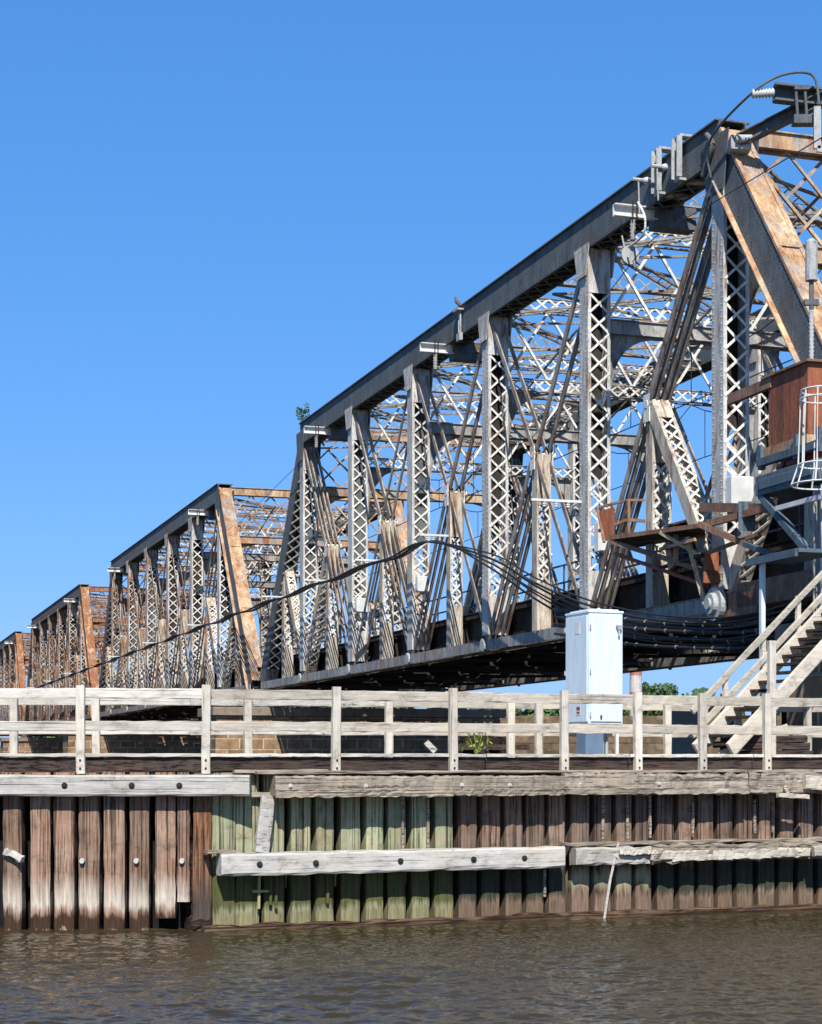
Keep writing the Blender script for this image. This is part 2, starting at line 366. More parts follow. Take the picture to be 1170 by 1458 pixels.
def tree(x, y, hgt, rr, label, nm='broadleaf_tree'):
    r = thing(nm, label, 'tree', (x, y, 1.5)); mt = MB()
    mt.tube([(0,0,0),(.1,0,hgt*.3),(0,.2,hgt*.75)], [.45,.32,.1], 7)
    cr = MB()
    for q in range(16):
        a = random.uniform(0, 6.28); k = random.uniform(0, rr*.72); z_ = hgt*random.uniform(.42,.85)
        c = (math.cos(a)*k, math.sin(a)*k, z_); mt.tube([(0,0,hgt*random.uniform(.2,.45)), c], [.16,.04], 5)
        leaves(cr, c, rr*.40, rr*.40, rr*.32, 230, .36)
    mt.build('trunk', M['bark'], r); cr.build('crown', M['leaf'], r)
    return r
tree(46.5, 330, 17.0, 4.6, 'round-headed green tree on the far bank right of the striped stack')
tree(18.5, 345, 15.0, 4.4, 'green tree on the far bank seen just left of the white cabinet')
# ================================================================== TRUSS SPANS
def lacing(mb, a, b, side, width, pitch=.56, bw=.065, th=.016, nrm=None, double=True):
    """X lattice between two parallel edges; a->b is the centre line"""
    a = Vector(a); b = Vector(b); d = (b-a); ln = d.length; d.normalize(); side = Vector(side).normalized()
    n_ = d.cross(side).normalized(); k = max(1, round(ln/pitch)); st = ln/k
    for i in range(k):
        c0 = a+d*st*i; c1 = a+d*st*(i+1)
        if double or i % 2 == 0: mb.beam(c0-side*width/2, c1+side*width/2, bw, th, n_)
        if double or i % 2 == 1: mb.beam(c0+side*width/2+n_*th, c1-side*width/2+n_*th, bw, th, n_)
Zv = Vector((0,0,1)); Xv = Vector((1,0,0)); Yv = Vector((0,1,0))
def member(a, b, tw, dp, t0, mat, lmat, parent, name, faces=(1,-1), cover=None, pitch=.56, tie=.9, plate=.04, fl=.10, rivets=False, up=None, back=None):
    """built-up box: two side plates tw apart lying in the truss plane, dp deep, laced on its front and back faces"""
    a = Vector(a); b = Vector(b); d = (b-a).normalized(); dn = Yv.cross(d).normalized()     # dn lies in the truss plane
    mb = MB()
    yo = -(t0+plate/2); yi = -(t0+tw-plate/2)
    for y in (yo, yi):
        oa = Vector((a.x, y, a.z)); ob = Vector((b.x, y, b.z)); mb.beam(oa, ob, plate, dp, dn)
        sg = -1 if y == yo else 1
        for f in (1, -1):
            q = dn*(f*(dp/2+.012)); off = Vector((0, sg*(fl/2-plate/2), 0))
            mb.beam(oa+q+off, ob+q+off, fl, .024, dn)
    ym = -(t0+tw/2); am = Vector((a.x, ym, a.z)); bm = Vector((b.x, ym, b.z)); ln = (bm-am).length
    if rivets:
        outs = yo+plate/2
        k = int(ln/.16)
        for i in range(k):
            c = am.lerp(bm, (i+.5)/k)
            for f in (-.42, -.33, .33, .42): mb.rivet((c.x+dn.x*dp*f, outs, c.z+dn.z*dp*f), (0,1,0))
    for f in faces:
        off = dn*(f*(dp/2+.03))
        for (u0, u1) in ((0, tie), (ln-tie, ln)): mb.beam(am+off+d*u0, am+off+d*u1, tw-.03, .02, dn)
    o = mb.build(name, mat, parent)
    for f in faces:
        if ln > 2*tie+.5:
            off = dn*(f*(dp/2+.03)); lb = MB(); lacing(lb, am+off+d*tie, bm+off-d*tie, Yv, tw-.08, pitch); lb.build('lacing', lmat, o)
    if back:      # back web added dark for the post's shaded upper interior, open lacing below
        bb_ = MB(); off = -dn*(dp/2-.06); bb_.beam(am+off, am+off+d*ln*.62, tw-.06, .02, dn); bb_.build('interior_shade_plate', back, o)
        lb = MB(); lacing(lb, am+off+d*ln*.62, bm+off, Yv, tw-.08, pitch); lb.build('lacing', lmat, o)
    if cover:
        cb = MB(); off = dn*(cover[0]*(dp/2+.045)); cb.beam(am+off, bm+off, tw+(.04 if name == 'end_post' else .16), .04, dn)
        if rivets:
            k = int(ln/.2)
            for i in range(k):
                c = am.lerp(bm, (i+.5)/k)+dn*(cover[0]*(dp/2+.065))
                for f in (-.42, .42): cb.rivet(c+Vector((0, f*(tw+.1), 0)), dn*cover[0])
        for g in (-1, 1) if name == 'end_post' else ():
            fo = off+Vector((0, g*(tw/2-.04), 0))+dn*cover[0]*.035; cb.beam(am+fo, bm+fo, .12, .03, dn)
        if name == 'end_post':
            for u_ in (.30, .62): c_ = am.lerp(bm, u_)+off+dn*cover[0]*.055; cb.beam(c_-d*.35, c_+d*.35, tw-.12, .025, dn)
        cb.build('cover_plate', cover[1], o)
    return o
def bars(a, b, ts, dp, th, mat, parent, name):
    a = Vector(a); b = Vector(b); d = (b-a).normalized(); dn = Yv.cross(d); mb = MB()
    for t_ in ts:
        y = -t_; mb.beam((a.x, y, a.z), (b.x, y, b.z), th, dp, dn)
        for e in (a, b):
            mb.tube([(e.x, y-th/2, e.z), (e.x, y+th/2, e.z)], dp*.95, 10)
    return mb.build(name, mat, parent)
def pin(mb, s, z, t0, r=.12, nut=.22, ext=.10):
    mb.tube([L(s, t0-ext, z), L(s, t0+TW+ext, z)], r, 10)
    for e, g in ((t0-ext, -1), (t0+TW+ext, 1)):
        mb.tube([L(s, e, z), L(s, e+g*.05, z), L(s, e+g*.07, z)], [nut, nut, nut*.8], 12)
def truss(root, t0, near):
    """one truss in the plane t0..t0+TW"""
    V = lambda s, z: Vector((s, 0, z-Z0))
    n = 5
    # top chord
    member(V(-.12, ZT), V(n*P+.12, ZT), TW, .90, t0, M['chord'], M['chord'], root, 'top_chord', faces=(1,), cover=(-1, M['chord']), tie=.3, plate=.05, rivets=near, pitch=.8)
    # end posts
    member(V(.25, ZT+.0), V(-P, ZB+.1), TW-.10, .80, t0+.05, M['chord'], M['chord'], root, 'end_post', faces=(-1,), cover=(1, M['tan']), tie=1.2, plate=.05, rivets=near)
    if near:
        fb_ = MB(); a_, b_ = V(.25, ZT), V(-P, ZB+.1); d_ = (b_-a_).normalized(); n_ = Yv.cross(d_)
        fb_.beam(a_-n_*.44+d_*.9+Vector((0,-t0+.02,0)), b_-n_*.44+Vector((0,-t0+.02,0)), .16, .03, n_)
        fb_.build('rusted_flange', M['tan'], root)
    member(V((n+1)*P, ZB+.1), V(n*P-.25, ZT), TW-.10, .80, t0+.05, M['chord'], M['lace'], root, 'end_post', faces=(-1,), cover=(1, M['tan']), tie=1.2, plate=.05)
    # rusted lower flange of the near end post
    # posts
    for i in range(n+1):
        mt = M['post'] if i % 5 else M['chord']
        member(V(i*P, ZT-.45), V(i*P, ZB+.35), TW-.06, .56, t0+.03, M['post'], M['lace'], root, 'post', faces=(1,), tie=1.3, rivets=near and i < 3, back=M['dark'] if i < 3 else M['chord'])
    # bottom chord
    mb = MB()
    for i in range(-1, n+1):
        a, b = i*P, (i+1)*P; k = .012*(i % 2)
        for q in (.02+k, .2, TW-.2, TW-.02-k):
            mb.beam(L(a, t0+q, ZB), L(b, t0+q, ZB), .05, .36)
        mb.beam(L(a, t0+TW/2, ZB+.02), L(b, t0+TW/2, ZB+.02), .3, .1)
    mb.build('bottom_chord', M['brace'], root)
    for i in range(0, n+1):
        mb = MB(); pin(mb, i*P, ZB, t0, .12, .24, .03); mb.build('pin', M['grey'], root)
    mid = (ZT+ZB)/2+.0
    T4 = [t0+.10, t0+.28, t0+TW-.28, t0+TW-.10]; T2 = [t0+.18, t0+TW-.18]
    for k in range(-1, n+1):
        c = (k+.5)*P
        zc = mid
        mp = MB()
        if 0 <= k < n: pin(mp, c, zc, t0+.06, .10, .13, -.06)
        fwd = k <= 1     # main diagonal falls away from the near hip
        # sub post
        member(V(c, zc-.0), V(c, ZB+.1), TW-.30, .36, t0+.15, M['postrust'], M['lace'], root, 'sub_post', tie=1.6, pitch=.42, fl=.07)
        if k in (-1, n):
            sN = 0 if k == -1 else n*P
            member(V(c, zc-.1), V(sN, ZB), TW-.34, .36, t0+.17, M['postrust'], M['lace'], root, 'sub_strut', tie=.8, pitch=.42)
            continue
        a, b = k*P, (k+1)*P
        hi, lo = (a, b) if k <= 2 else (b, a)
        T = T4 if k in (0, 4) else T4
        bars(V(hi, ZT-.35), V(c, zc), T4 if k in (0, 4) else T2, .22, .06, M['bar'], root, 'eyebar')
        bars(V(c, zc), V(lo, ZB), T, .20, .05, M['bar'], root, 'eyebar')
        if k in (0, 4):
            member(V(c, zc), V(hi, ZB+.1), TW-.26, .36, t0+.13, M['postrust'], M['lace'], root, 'sub_strut', tie=.7, pitch=.42)
        else:
            bars(V(c, zc), V(hi, ZB), T2, .17, .045, M['bar'], root, 'counter_bar')
            bars(V(lo, ZT-.4), V(c, zc), T2, .17, .045, M['bar'], root, 'counter_bar')
        # pin plates
        for q in (t0+.08, t0+TW-.08):
            mp.box(L(c, q, zc-.10), (.36, .03, .75))
        mp.build('pin_plate', M['lace'], root)
def frame(root, i, mat, portal):
    s = i*P; a, b = TW-.02, WT+.02; w_ = b-a; ztop = ZT+.12; zb = 15.25
    mb = MB()
    for z_, dp in ((ztop, .42), (zb, .40)):
        for ds in (-.17, .17):
            mb.beam(L(s+ds, a, z_+dp/2), L(s+ds, b, z_+dp/2), .14, .03); mb.beam(L(s+ds, a, z_-dp/2), L(s+ds, b, z_-dp/2), .14, .03)
            if portal or (z_ == zb and i in (1, 3)): mb.beam(L(s+ds, a, z_), L(s+ds, b, z_), .02, dp-.04)
    o = mb.build('portal_frame' if portal else 'sway_frame', mat, root)
    lb = MB()
    if not portal and i not in (1, 3): lacing(lb, L(s-.2, a, zb), L(s-.2, b, zb), Zv, .36, .45)
    if not portal: lacing(lb, L(s-.2, a, ztop), L(s-.2, b, ztop), Zv, .38, .5)
    for k in range(4 if portal else 6):
        m_ = 4 if portal else 6
        u0, u1 = a+w_*k/m_, a+w_*(k+1)/m_; um = (u0+u1)/2
        lb.beam(L(s, u0, ztop-.2), L(s, u1, zb+.2), .07, .08); lb.beam(L(s+.05, u0, zb+.2), L(s+.05, u1, ztop-.2), .07, .08)
        if portal:
            lb.beam(L(s-.05, um, ztop-.2), L(s-.05, u1, (ztop+zb)/2), .06, .07); lb.beam(L(s-.05, um, zb+.2), L(s-.05, u0, (ztop+zb)/2), .06, .07)
            lb.beam(L(s-.08, um, ztop-.2), L(s-.08, u0, (ztop+zb)/2), .06, .07); lb.beam(L(s-.08, um, zb+.2), L(s-.08, u1, (ztop+zb)/2), .06, .07)
    lb.build('lacing', M['lace'] if not portal else mat, o)
    for (e, g) in ((a, 1), (b, -1)):
        kb = MB()
        pts = arc(L(s, e+g*.05, zb-2.2), L(s, e+g*.08, zb-.15), L(s, e+g*2.0, zb-.2), 8)
        base = L(s, e, zb-.2)
        for q in range(8):
            p, r_ = pts[q], pts[q+1]
            kb.hexa([base+Xv*.02, base-Xv*.02, p-Xv*.02, p+Xv*.02], [base+Xv*.02+Zv*.001, base-Xv*.02+Zv*.001, r_-Xv*.02, r_+Xv*.02])
        for q in range(8): kb.beam(pts[q], pts[q+1], .22, .03, (Vector(base)-pts[q]))
        kb.build('knee_bracket', mat if portal else M['brace'], o)
def make_span(label):
    root = thing('truss_span', label, 'truss bridge', (BX, BY, Z0), BRZ, 'steel truss spans of the bridge')
    truss(root, 0, True); truss(root, WT, False)
    for i in range(6): frame(root, i, M['tan'] if i in (0, 5) else M['brace'], i in (0, 5))
    # top lateral bracing, laced
    for i in range(5):
        for (sa, ta, sb, tb) in ((i*P, TW, (i+1)*P, WT), (i*P, WT, (i+1)*P, TW)):
            lb = MB()
            a = L(sa, ta, ZT-.3); b = L(sb, tb, ZT-.3); d = (b-a).normalized(); sd_ = d.cross(Zv)
            for g in (-.17, .17):
                lb.beam(a+sd_*g, b+sd_*g, .07, .07)
            lacing(lb, a, b, sd_, .34, .42, .045, .014, double=False); lb.build('lateral_brace', M['brace'], root)
    for i in range(5):
        s = (i+.5)*P; lb = MB()
        lb.beam(L(s, TW, ZT-.3), L(s, WT, ZT-.3), .3, .05); lacing(lb, L(s, TW, ZT-.1), L(s, WT, ZT-.1), Zv, .4, .5, .05); lb.build('cross_strut', M['brace'], root)
    for i in range(10):
        for (ta, tb) in ((TW, WT), (WT, TW)):
            rb = MB(); rb.beam(L(i*P/2, ta, ZT-.62), L((i+1)*P/2, tb, ZT-.62), .07, .07); rb.build('lateral_rod', M['bar'], root)
    for i in range(5):
        for c in (3.4, 7.6):
            rb = MB(); rb.beam(L(i*P, c, 15.3), L((i+1)*P, c, 17.3), .06, .06) if i % 2 else rb.beam(L(i*P, c, 17.3), L((i+1)*P, c, 15.3), .06, .06); rb.build('sway_rod', M['bar'], root)
    for t0 in (0, WT):
        for i in range(6):
            for yy in (t0-.035, t0+TW+.035):
                g = MB(); sx = i*P
                pts_ = [(sx-.55, ZT-.35), (sx-.30, ZT-1.25), (sx+.30, ZT-1.25), (sx+.55, ZT-.35)] if 0 < i < 5 else [(sx-.7, ZT+.1), (sx-.45, ZT-1.3), (sx+.45, ZT-1.3), (sx+.7, ZT+.1)]
                fr = [L(a_, yy-.012, b_) for a_, b_ in pts_]; bk = [L(a_, yy+.012, b_) for a_, b_ in pts_]; g.hexa(fr, bk)
                if t0 == 0 and yy < t0:
                    for q in range(8): g.rivet(L(pts_[0][0]+.12+(pts_[3][0]-pts_[0][0]-.24)*q/7, yy-.012, pts_[0][1]-.1), (0,1,0)); g.rivet(L(sx-.3+.6*q/7, yy-.012, ZT-1.15), (0,1,0))
                g.build('gusset_plate', M['chord'] if i in (0,5) else M['post'], root)
    # inner sway verticals / portal sub struts at mid height on end posts
    # floor
    for k in range(-2, 13):
        s = k*P/2
        if s > 6*P: continue
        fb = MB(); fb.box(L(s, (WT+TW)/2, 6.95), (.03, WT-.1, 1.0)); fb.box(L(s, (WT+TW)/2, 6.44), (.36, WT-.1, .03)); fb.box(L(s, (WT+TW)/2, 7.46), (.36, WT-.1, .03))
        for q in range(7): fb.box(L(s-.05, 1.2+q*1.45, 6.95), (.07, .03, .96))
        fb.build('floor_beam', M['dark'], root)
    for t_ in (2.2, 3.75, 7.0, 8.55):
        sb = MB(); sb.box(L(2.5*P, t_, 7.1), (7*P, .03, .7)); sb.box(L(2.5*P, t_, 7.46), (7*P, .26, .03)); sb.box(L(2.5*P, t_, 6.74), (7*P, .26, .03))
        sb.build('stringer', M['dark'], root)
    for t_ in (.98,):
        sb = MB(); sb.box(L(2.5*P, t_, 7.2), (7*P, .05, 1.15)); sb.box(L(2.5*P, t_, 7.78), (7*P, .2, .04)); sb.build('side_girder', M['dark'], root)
    for c in (3.0, 7.75):
        db = MB(); x = -P
        while x < 6*P: db.box(L(x, c, 7.60), (.24, 3.0, .24)); x += .5
        tag(db.build('track_ties', M['tie'], root), None, None, kind='stuff')
    for c in (1.2, 5.4): db = MB(); db.box(L(2.5*P, c, 7.60), (7*P, .9 if c != 5.4 else 1.4, .10)); db.build('walkway_plank', M['tie'], root)
    for c in (2.28, 3.72, 7.03, 8.47): rb = MB(); rb.box(L(2.5*P, c, 7.80), (7*P, .07, .16)); rb.build('rail', M['brownrust'], root)
    for i in range(-1, 6):
        bb = MB()
        for (ta, tb) in ((TW, WT), (WT, TW)): bb.beam(L(i*P, ta, 6.3), L((i+1)*P, tb, 6.3), .16, .12)
        bb.build('bottom_brace', M['dark'], root)
    # handrail along the inside walkway
    for c in (TW+.35, WT-.35):
        hb = MB()
        for z_ in (8.15, 8.7): hb.beam(L(-P, c, z_), L(6*P, c, z_), .05, .05)
        for q in range(29): hb.beam(L(-P+q*2.05, c, 7.6), L(-P+q*2.05, c, 8.7), .05, .05, Xv)
        hb.build('walkway_rail', M['blue'], root)
    # contact wires for the trains
    for c in (3.0, 7.75):
        wb = MB()
        wb.tube([L(-P, c, 13.0), L(6*P, c, 13.0)], .018, 4)
        for i in range(5):
            pts = [L((i+q/8)*P, c, 15.0-.9*(1-(2*q/8-1)**2)) for q in range(9)]; wb.tube(pts, .018, 4)
            for q in range(1, 8, 2): wb.beam(pts[q], (pts[q].x, pts[q].y, 13.0-Z0), .02, .02, Xv)
        wb.build('contact_wire', M['cable'], root)
    return root
span = make_span('nearest steel truss span, tall grey lattice posts under a long dark top chord')
PITCH = 60.16
for k, lb_ in ((1, 'second steel truss span, orange-rusted end post rising beside the nearest span'), (2, 'third steel truss span, with a narrow tan and red end post, further left'),
               (3, 'most distant steel truss span, at the left edge of the photo, red-brown end post')):
    c = copy_tree(span); c.location = BW(k*PITCH, 0, Z0); c['label'] = lb_
# ================================================================== STONE PIERS
def pier(s, label, top=5.25, dep=3.6, t0=-2.4, t1=WT+TW+2.0, m='stone'):
    r = thing('stone_pier', label, 'bridge pier', BW(s, 0, -3.5), BRZ, 'stone piers carrying the bridge')
    LL = lambda s_, t_, z_: Vector((s_, -t_, z_+3.5))
    mb = MB()
    # battered shaft built of stepped courses
    zs = -3.5; k = 0
    while zs < top-.45:
        z1 = min(zs+.55, top-.45); e = (top-z1)*.045
        a, b = -dep/2-e, dep/2+e; c, d = t0-e, t1+e; j = random.uniform(-.02, .02)
        mb.box(LL(0, (c+d)/2+j, (zs+z1)/2), (b-a, d-c, z1-zs-.006)); zs = z1
    mb.build('shaft', M[m], r, bevel=.03)
    cp = MB(); cp.box(LL(0, (t0+t1)/2, top-.22), (dep+.5, t1-t0+.5, .44)); cp.build('cap', M['rooftar'], r, bevel=.03)
    for tt in (TW/2, WT+TW/2):
        for g in (-1, 1):
            bm = MB(); bm.box(LL(g*1.2, tt, top+.12), (1.1, 1.1, .24)); bm.box(LL(g*1.2, tt, top+.5), (.7, .8, .55)); bm.build('bearing', M['chord'], r, bevel=.02)
G = PITCH-7*P
pier(-P-G/2, 'brownstone pier in shade behind the wooden stairs at the right edge')
pier(6*P+G/2, 'brownstone pier under the joint of the nearest and second truss spans')
pier(6*P+G/2+PITCH, 'brownstone pier under the joint of the second and third truss spans')
pier(6*P+G/2+2*PITCH, 'brownstone pier under the joint of the third and farthest truss spans')
# low stone embankment beyond the bridge
mb = MB()
for k in range(9): mb.box((16, 130-k*.03, -2.5+k*1.0-.5+.3), (36-k*.1, 4, .99))
e_ = mb.build('stone_wall', M['stone2'], bevel=.03); tag(e_, 'low tan stone wall beyond the bridge, behind the cabinet legs', 'stone wall')
mb = MB(); p = at(974, 1030, 60); mb.box((p.x, 60, 1.4), (.95, 1.2, 6.0)); mb.box((p.x, 60, 4.5), (1.15, 1.4, .2))
tag(mb.build('concrete_pillar', M['concrete'], bevel=.02), 'plain grey concrete pillar behind the fence right of the cabinet', 'pillar')
for (px, Y_, n_, lb_) in ((700, 52, 4, 'dark cluster of old mooring piles seen behind the weed'), (1075, 44, 5, 'dark cluster of old mooring piles behind the stairs')):
    c = at(px, 1084, Y_); r = thing('pile_cluster', lb_, 'pile cluster', (c.x, c.y, -2))
    for k in range(n_): mb = MB(); mb.timber((k*.42-.8, (k % 2)*.4, 0), (k*.38-.7, (k % 2)*.3, 5.6+random.uniform(-.6,.3)), .3, .3, 8, .02, (0,1,0)); mb.build('pile', M['rot'], r)
    mb = MB(); mb.beam((-1.1,-.25,4.9), (1.1,-.25,4.9), .12, .16); mb.build('tie_beam', M['fascia'], r)
# striped stack far behind
r = thing('striped_stack', 'red and white banded stack seen beneath the bridge right of the cabinet', 'stack', (at(905, 1084, 150).x, 150, 0))
pts = [(0,0,0),(0,0,17)]
for k in range(12):
    b = MB(); b.tube([(0,0,k*1.4), (0,0,(k+1)*1.4)], [.60-.012*k, .60-.012*(k+1)], 14); b.build('band', plain('band_%s' % ('red' if k % 2 else 'white'), (.48,.20,.16) if k % 2 else (.62,.56,.52), .7), r)
b = MB(); b.box((0,0,.5), (3,3,3)); b.build('base', M['concrete'], r)
# ================================================================== THE DOCK
A0 = Vector((-9.6, 25.75, 0)); A1 = Vector((-2.98, 25.75, 0)); B0 = Vector((-2.93, 25.80, 0)); dB = Vector((.934, .357, 0)); nB = Vector((.357, -.934, 0)); nA = Vector((0,-1,0)); dA = Vector((1,0,0))
LB = 13.2
def ub(px, off=0):       # distance along wall B seen in column px, for something standing off in front of the wall
    k = (px-585)/2500; o = B0+nB*off; return (k*o.y-o.x)/(dB.x-k*dB.y)
def WB(u, off, z): return B0+dB*u+nB*off+Vector((0,0,z))
def xa(px, Y): return (px-585)/2500*Y
dock = thing('timber_dock', 'weathered timber dock of upright planks and long beams rising from the water', 'dock', (A0.x, A0.y, 0))
DO = Vector(dock.location)
def dpt(p): return Vector(p)-DO
# upright piles, left part (reddish, bleached near the water)
edges = [(4,32),(43,72),(76,106),(111,142),(147,178),(183,212),(220,250),(251,270),(273,301)]
x0 = xa(4, 25.75)
left = [(xa(a, 25.75), xa(b, 25.75)) for a, b in edges]+[(x0-.37*k-.33, x0-.37*k-.04) for k in range(1, 7)]
for i, (a, b) in enumerate(left):
    mb = MB(); zlo = -1.2
    if 6 <= i < 8:      # the two that are rotted through above the water
        zlo = .42 if i == 7 else .18
    mb.timber(dpt(((a+b)/2, 25.75+.14, zlo)), dpt(((a+b)/2+random.uniform(-.01,.01), 25.75+.14+random.uniform(-.02,.03), 2.32)), .28, b-a-.015, 14, .006, (1,0,0))
    mb.build('pile', M['pile_orange'] if i == 8 else M['pile_red'], dock, bevel=.0)
mb = MB(); mb.timber(dpt((xa(283, 25.9), 25.98, -1)), dpt((xa(281, 25.9), 25.98, 1.3)), .2, .2, 9, .03); mb.timber(dpt((xa(268, 25.9), 26.05, -1)), dpt((xa(270, 25.9), 26.05, .95)), .14, .16, 7, .03)
mb.timber(dpt((xa(266, 25.8), 25.8, .05)), dpt((xa(300, 25.8), 25.85, .12)), .2, .12, 5, .02)
o = mb.build('rotten_pile', M['rot'], dock); o['label'] = 'dark rotted pile stump in the gap'
# piles, right part
u = ub(303)+.0; i = 0
while u < LB:
    px = 585+WB(u+.15, 0, 0).x/WB(u+.15, 0, 0).y*2500
    wd = .35 if i < 2 else random.uniform(.27,.315)
    m = M['pile_green'] if px < 640 else (M['pile_pale'] if 800 < px < 935 else M['pile_brown'])
    mb = MB(); c = WB(u+wd/2, -.14+random.uniform(-.012,.012), 0)
    mb.timber(dpt(c+Vector((0,0,-1.2))), dpt(c+dB*random.uniform(-.015,.015)+Vector((0,0,2.32))), .28, wd, 12, .006, dB)
    mb.build('pile', m, dock)
    u += wd+(.012 if i == 0 else random.uniform(.075,.115)); i += 1
# backing planks, near-black to paint the shade in the pile gaps
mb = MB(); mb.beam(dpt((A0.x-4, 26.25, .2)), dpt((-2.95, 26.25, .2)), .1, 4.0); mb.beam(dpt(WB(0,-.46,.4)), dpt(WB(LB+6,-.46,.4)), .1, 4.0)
mb.build('gap_shade_wall', M['back'], dock)
# beam along the waterline
mb = MB(); mb.timber(dpt(WB(-.15, .10, .00)), dpt(WB(LB, .10, .03)), .22, .13, 60, .022); mb.build('waterline_log', M['slime'], dock)
# wales
def wale(p0, p1, w_, h_, mat, seg=20, j=.006, name='wale', bolts=(), label=None, bm='bolt', br=.045, ends=0):
    mb = MB(); mb.timber(dpt(p0), dpt(p1), w_, h_, seg, j, ends=ends); o = mb.build(name, mat, dock)
    if label: o['label'] = label
    d = (Vector(p1)-Vector(p0)).normalized(); n_ = Vector((d.y, -d.x, 0))
    for q in bolts:
        b = MB(); c = dpt(Vector(p0)+(Vector(p1)-Vector(p0))*q)+n_*(w_/2+.002)
        b.tube([c-n_*.03, c+n_*.012], br, 12); b.tube([c, c+n_*.03], br*.5, 6); b.build('bolt', M[bm], o)
    return o
za, zb_ = 2.285, 1.985
pa = Vector((-9.6, 25.68, 2.13)); pb = Vector((xa(355, 25.52), 25.68, 2.13)); ln = pb.x-pa.x
wale(pa, pb, .32, .31, M['wale'], 24, .005, bolts=[(xa(q, 25.42)-pa.x)/ln for q in (90, 186, 254)], label='pale grey squared beam on the left')
# thin ledges behind the recess
o1 = ub(352, .1); o2 = ub(412, .1)
mb = MB(); mb.timber(dpt(WB(o1-.2, .05, 1.99)), dpt(WB(o2+.3, .05, 1.99)), .12, .07, 5, .008); mb.build('ledge_board', M['wale_old'], dock)
mb = MB(); mb.timber(dpt(WB(o1-.2, .05, 2.33)), dpt(WB(o2+.6, .05, 2.33)), .2, .05, 5, .008)
mb.build('ledge_board', M['wale_old'], dock)
u1 = ub(390, .3); segs = [(u1, ub(640,.3)), (ub(641,.3), ub(800,.3)), (ub(801,.3), ub(1060,.3)), (ub(1062,.3), LB)]
for i, (a, b) in enumerate(segs):
    z_ = 2.12 if i < 2 else 2.13; hh = .29 if i < 2 else .33
    o = wale(WB(a, .22, z_), WB(b, .24, z_-.01), .34, hh, M['wale_old'], 34, .012 if i < 2 else .026, bolts=(.08, .5) if i < 3 else (.3,), bm='boltgal', br=.035, label='cracked old beam')
    mb = MB(); mb.timber(dpt(WB(a, .40, z_-.12)), dpt(WB(b, .42, z_-.12)), .05, .09, 30, .014)      # split edge
    mb.build('split_edge', M['wale_old'], o)
mb = MB(); mb.timber(dpt(WB(u1-.25, .14, 2.315)), dpt(WB(LB, .10, 2.325)), .30, .045, 50, .007); mb.build('top_plank', M['wale_old'], dock)
# lower wale
a, b = ub(313, .3), ub(801, .3)
wale(WB(a, .24, .975), WB(b, .24, .985), .30, .325, M['wale_b'], 26, .010, bolts=[(ub(q, .3)-a)/(b-a) for q in (367, 447, 567, 671, 743)], label='pale grey lower beam with five dark bolts')
a2, b2 = ub(817, .25), LB
wale(WB(a2, .20, .98), WB(ub(940,.25), .20, .98), .26, .27, M['wale_b'], 12, .016, bolts=(.45,), bm='boltgal', label='short grey lower beam')
wale(WB(ub(926,.3), .22, 1.0), WB(b2, .20, 1.02), .30, .26, M['wale_old'], 34, .034, label='rotted lower log, split and splintered')
for (pa_, pb_, z0_, z1_, hh_) in ((930, 1040, .985, .965, .17), (960, 1100, .93, .95, .12), (1035, 1150, 1.0, .97, .15), (880, 935, 1.04, 1.03, .08), (1110, 1168, 1.03, 1.0, .08)):
    mb = MB(); mb.timber(dpt(WB(ub(pa_, .4), .37, z0_)), dpt(WB(ub(pb_, .4), .38, z1_)), .06, hh_*.85, 22, .011, ends=.05)
    mb.build('splinter', M['rail_b'], dock)
mb = MB(); mb.timber(dpt(WB(ub(290,.1), .2, 1.165)), dpt(WB(ub(330,.1), .2, 1.16)), .25, .05, 4, .008); mb.build('ledge_board', M['wale_old'], dock)
mb = MB(); mb.timber(dpt(WB(ub(800,.1), .1, 1.17)), dpt(WB(LB, .05, 1.18)), .2, .05, 34, .014); mb.build('ledge_board', M['wale_old'], dock)
# broken upright board and loose sticks
mb = MB(); mb.timber(dpt(WB(ub(373,.2), .16, 1.14)), dpt(WB(ub(383,.2), .16, 1.98)), .09, .21, 8, .006, dB); o = mb.build('upright_board', M['wale'], dock); o['label'] = 'grey upright board leaning slightly'
# white conduits in the gaps
for (px, z0_, z1_) in ((385, .35, .82), (393, .3, .82), (573,1.13,1.98),(609,1.13,1.98),(858,1.2,2.02),(893,1.2,2.02),(925,1.25,2.02),(986,1.25,1.8),(1074,1.3,1.85),(1100,1.3,1.8),(775,.35,.8),(466,.35,.8)):
    mb = MB(); mb.timber(dpt(WB(ub(px,.06), .06, z0_)), dpt(WB(ub(px,.06), .06, z1_)), .04, .04, 4, .004, dB); mb.build('batten', M['wale_old'] if px > 500 else M['pile_green'], dock)
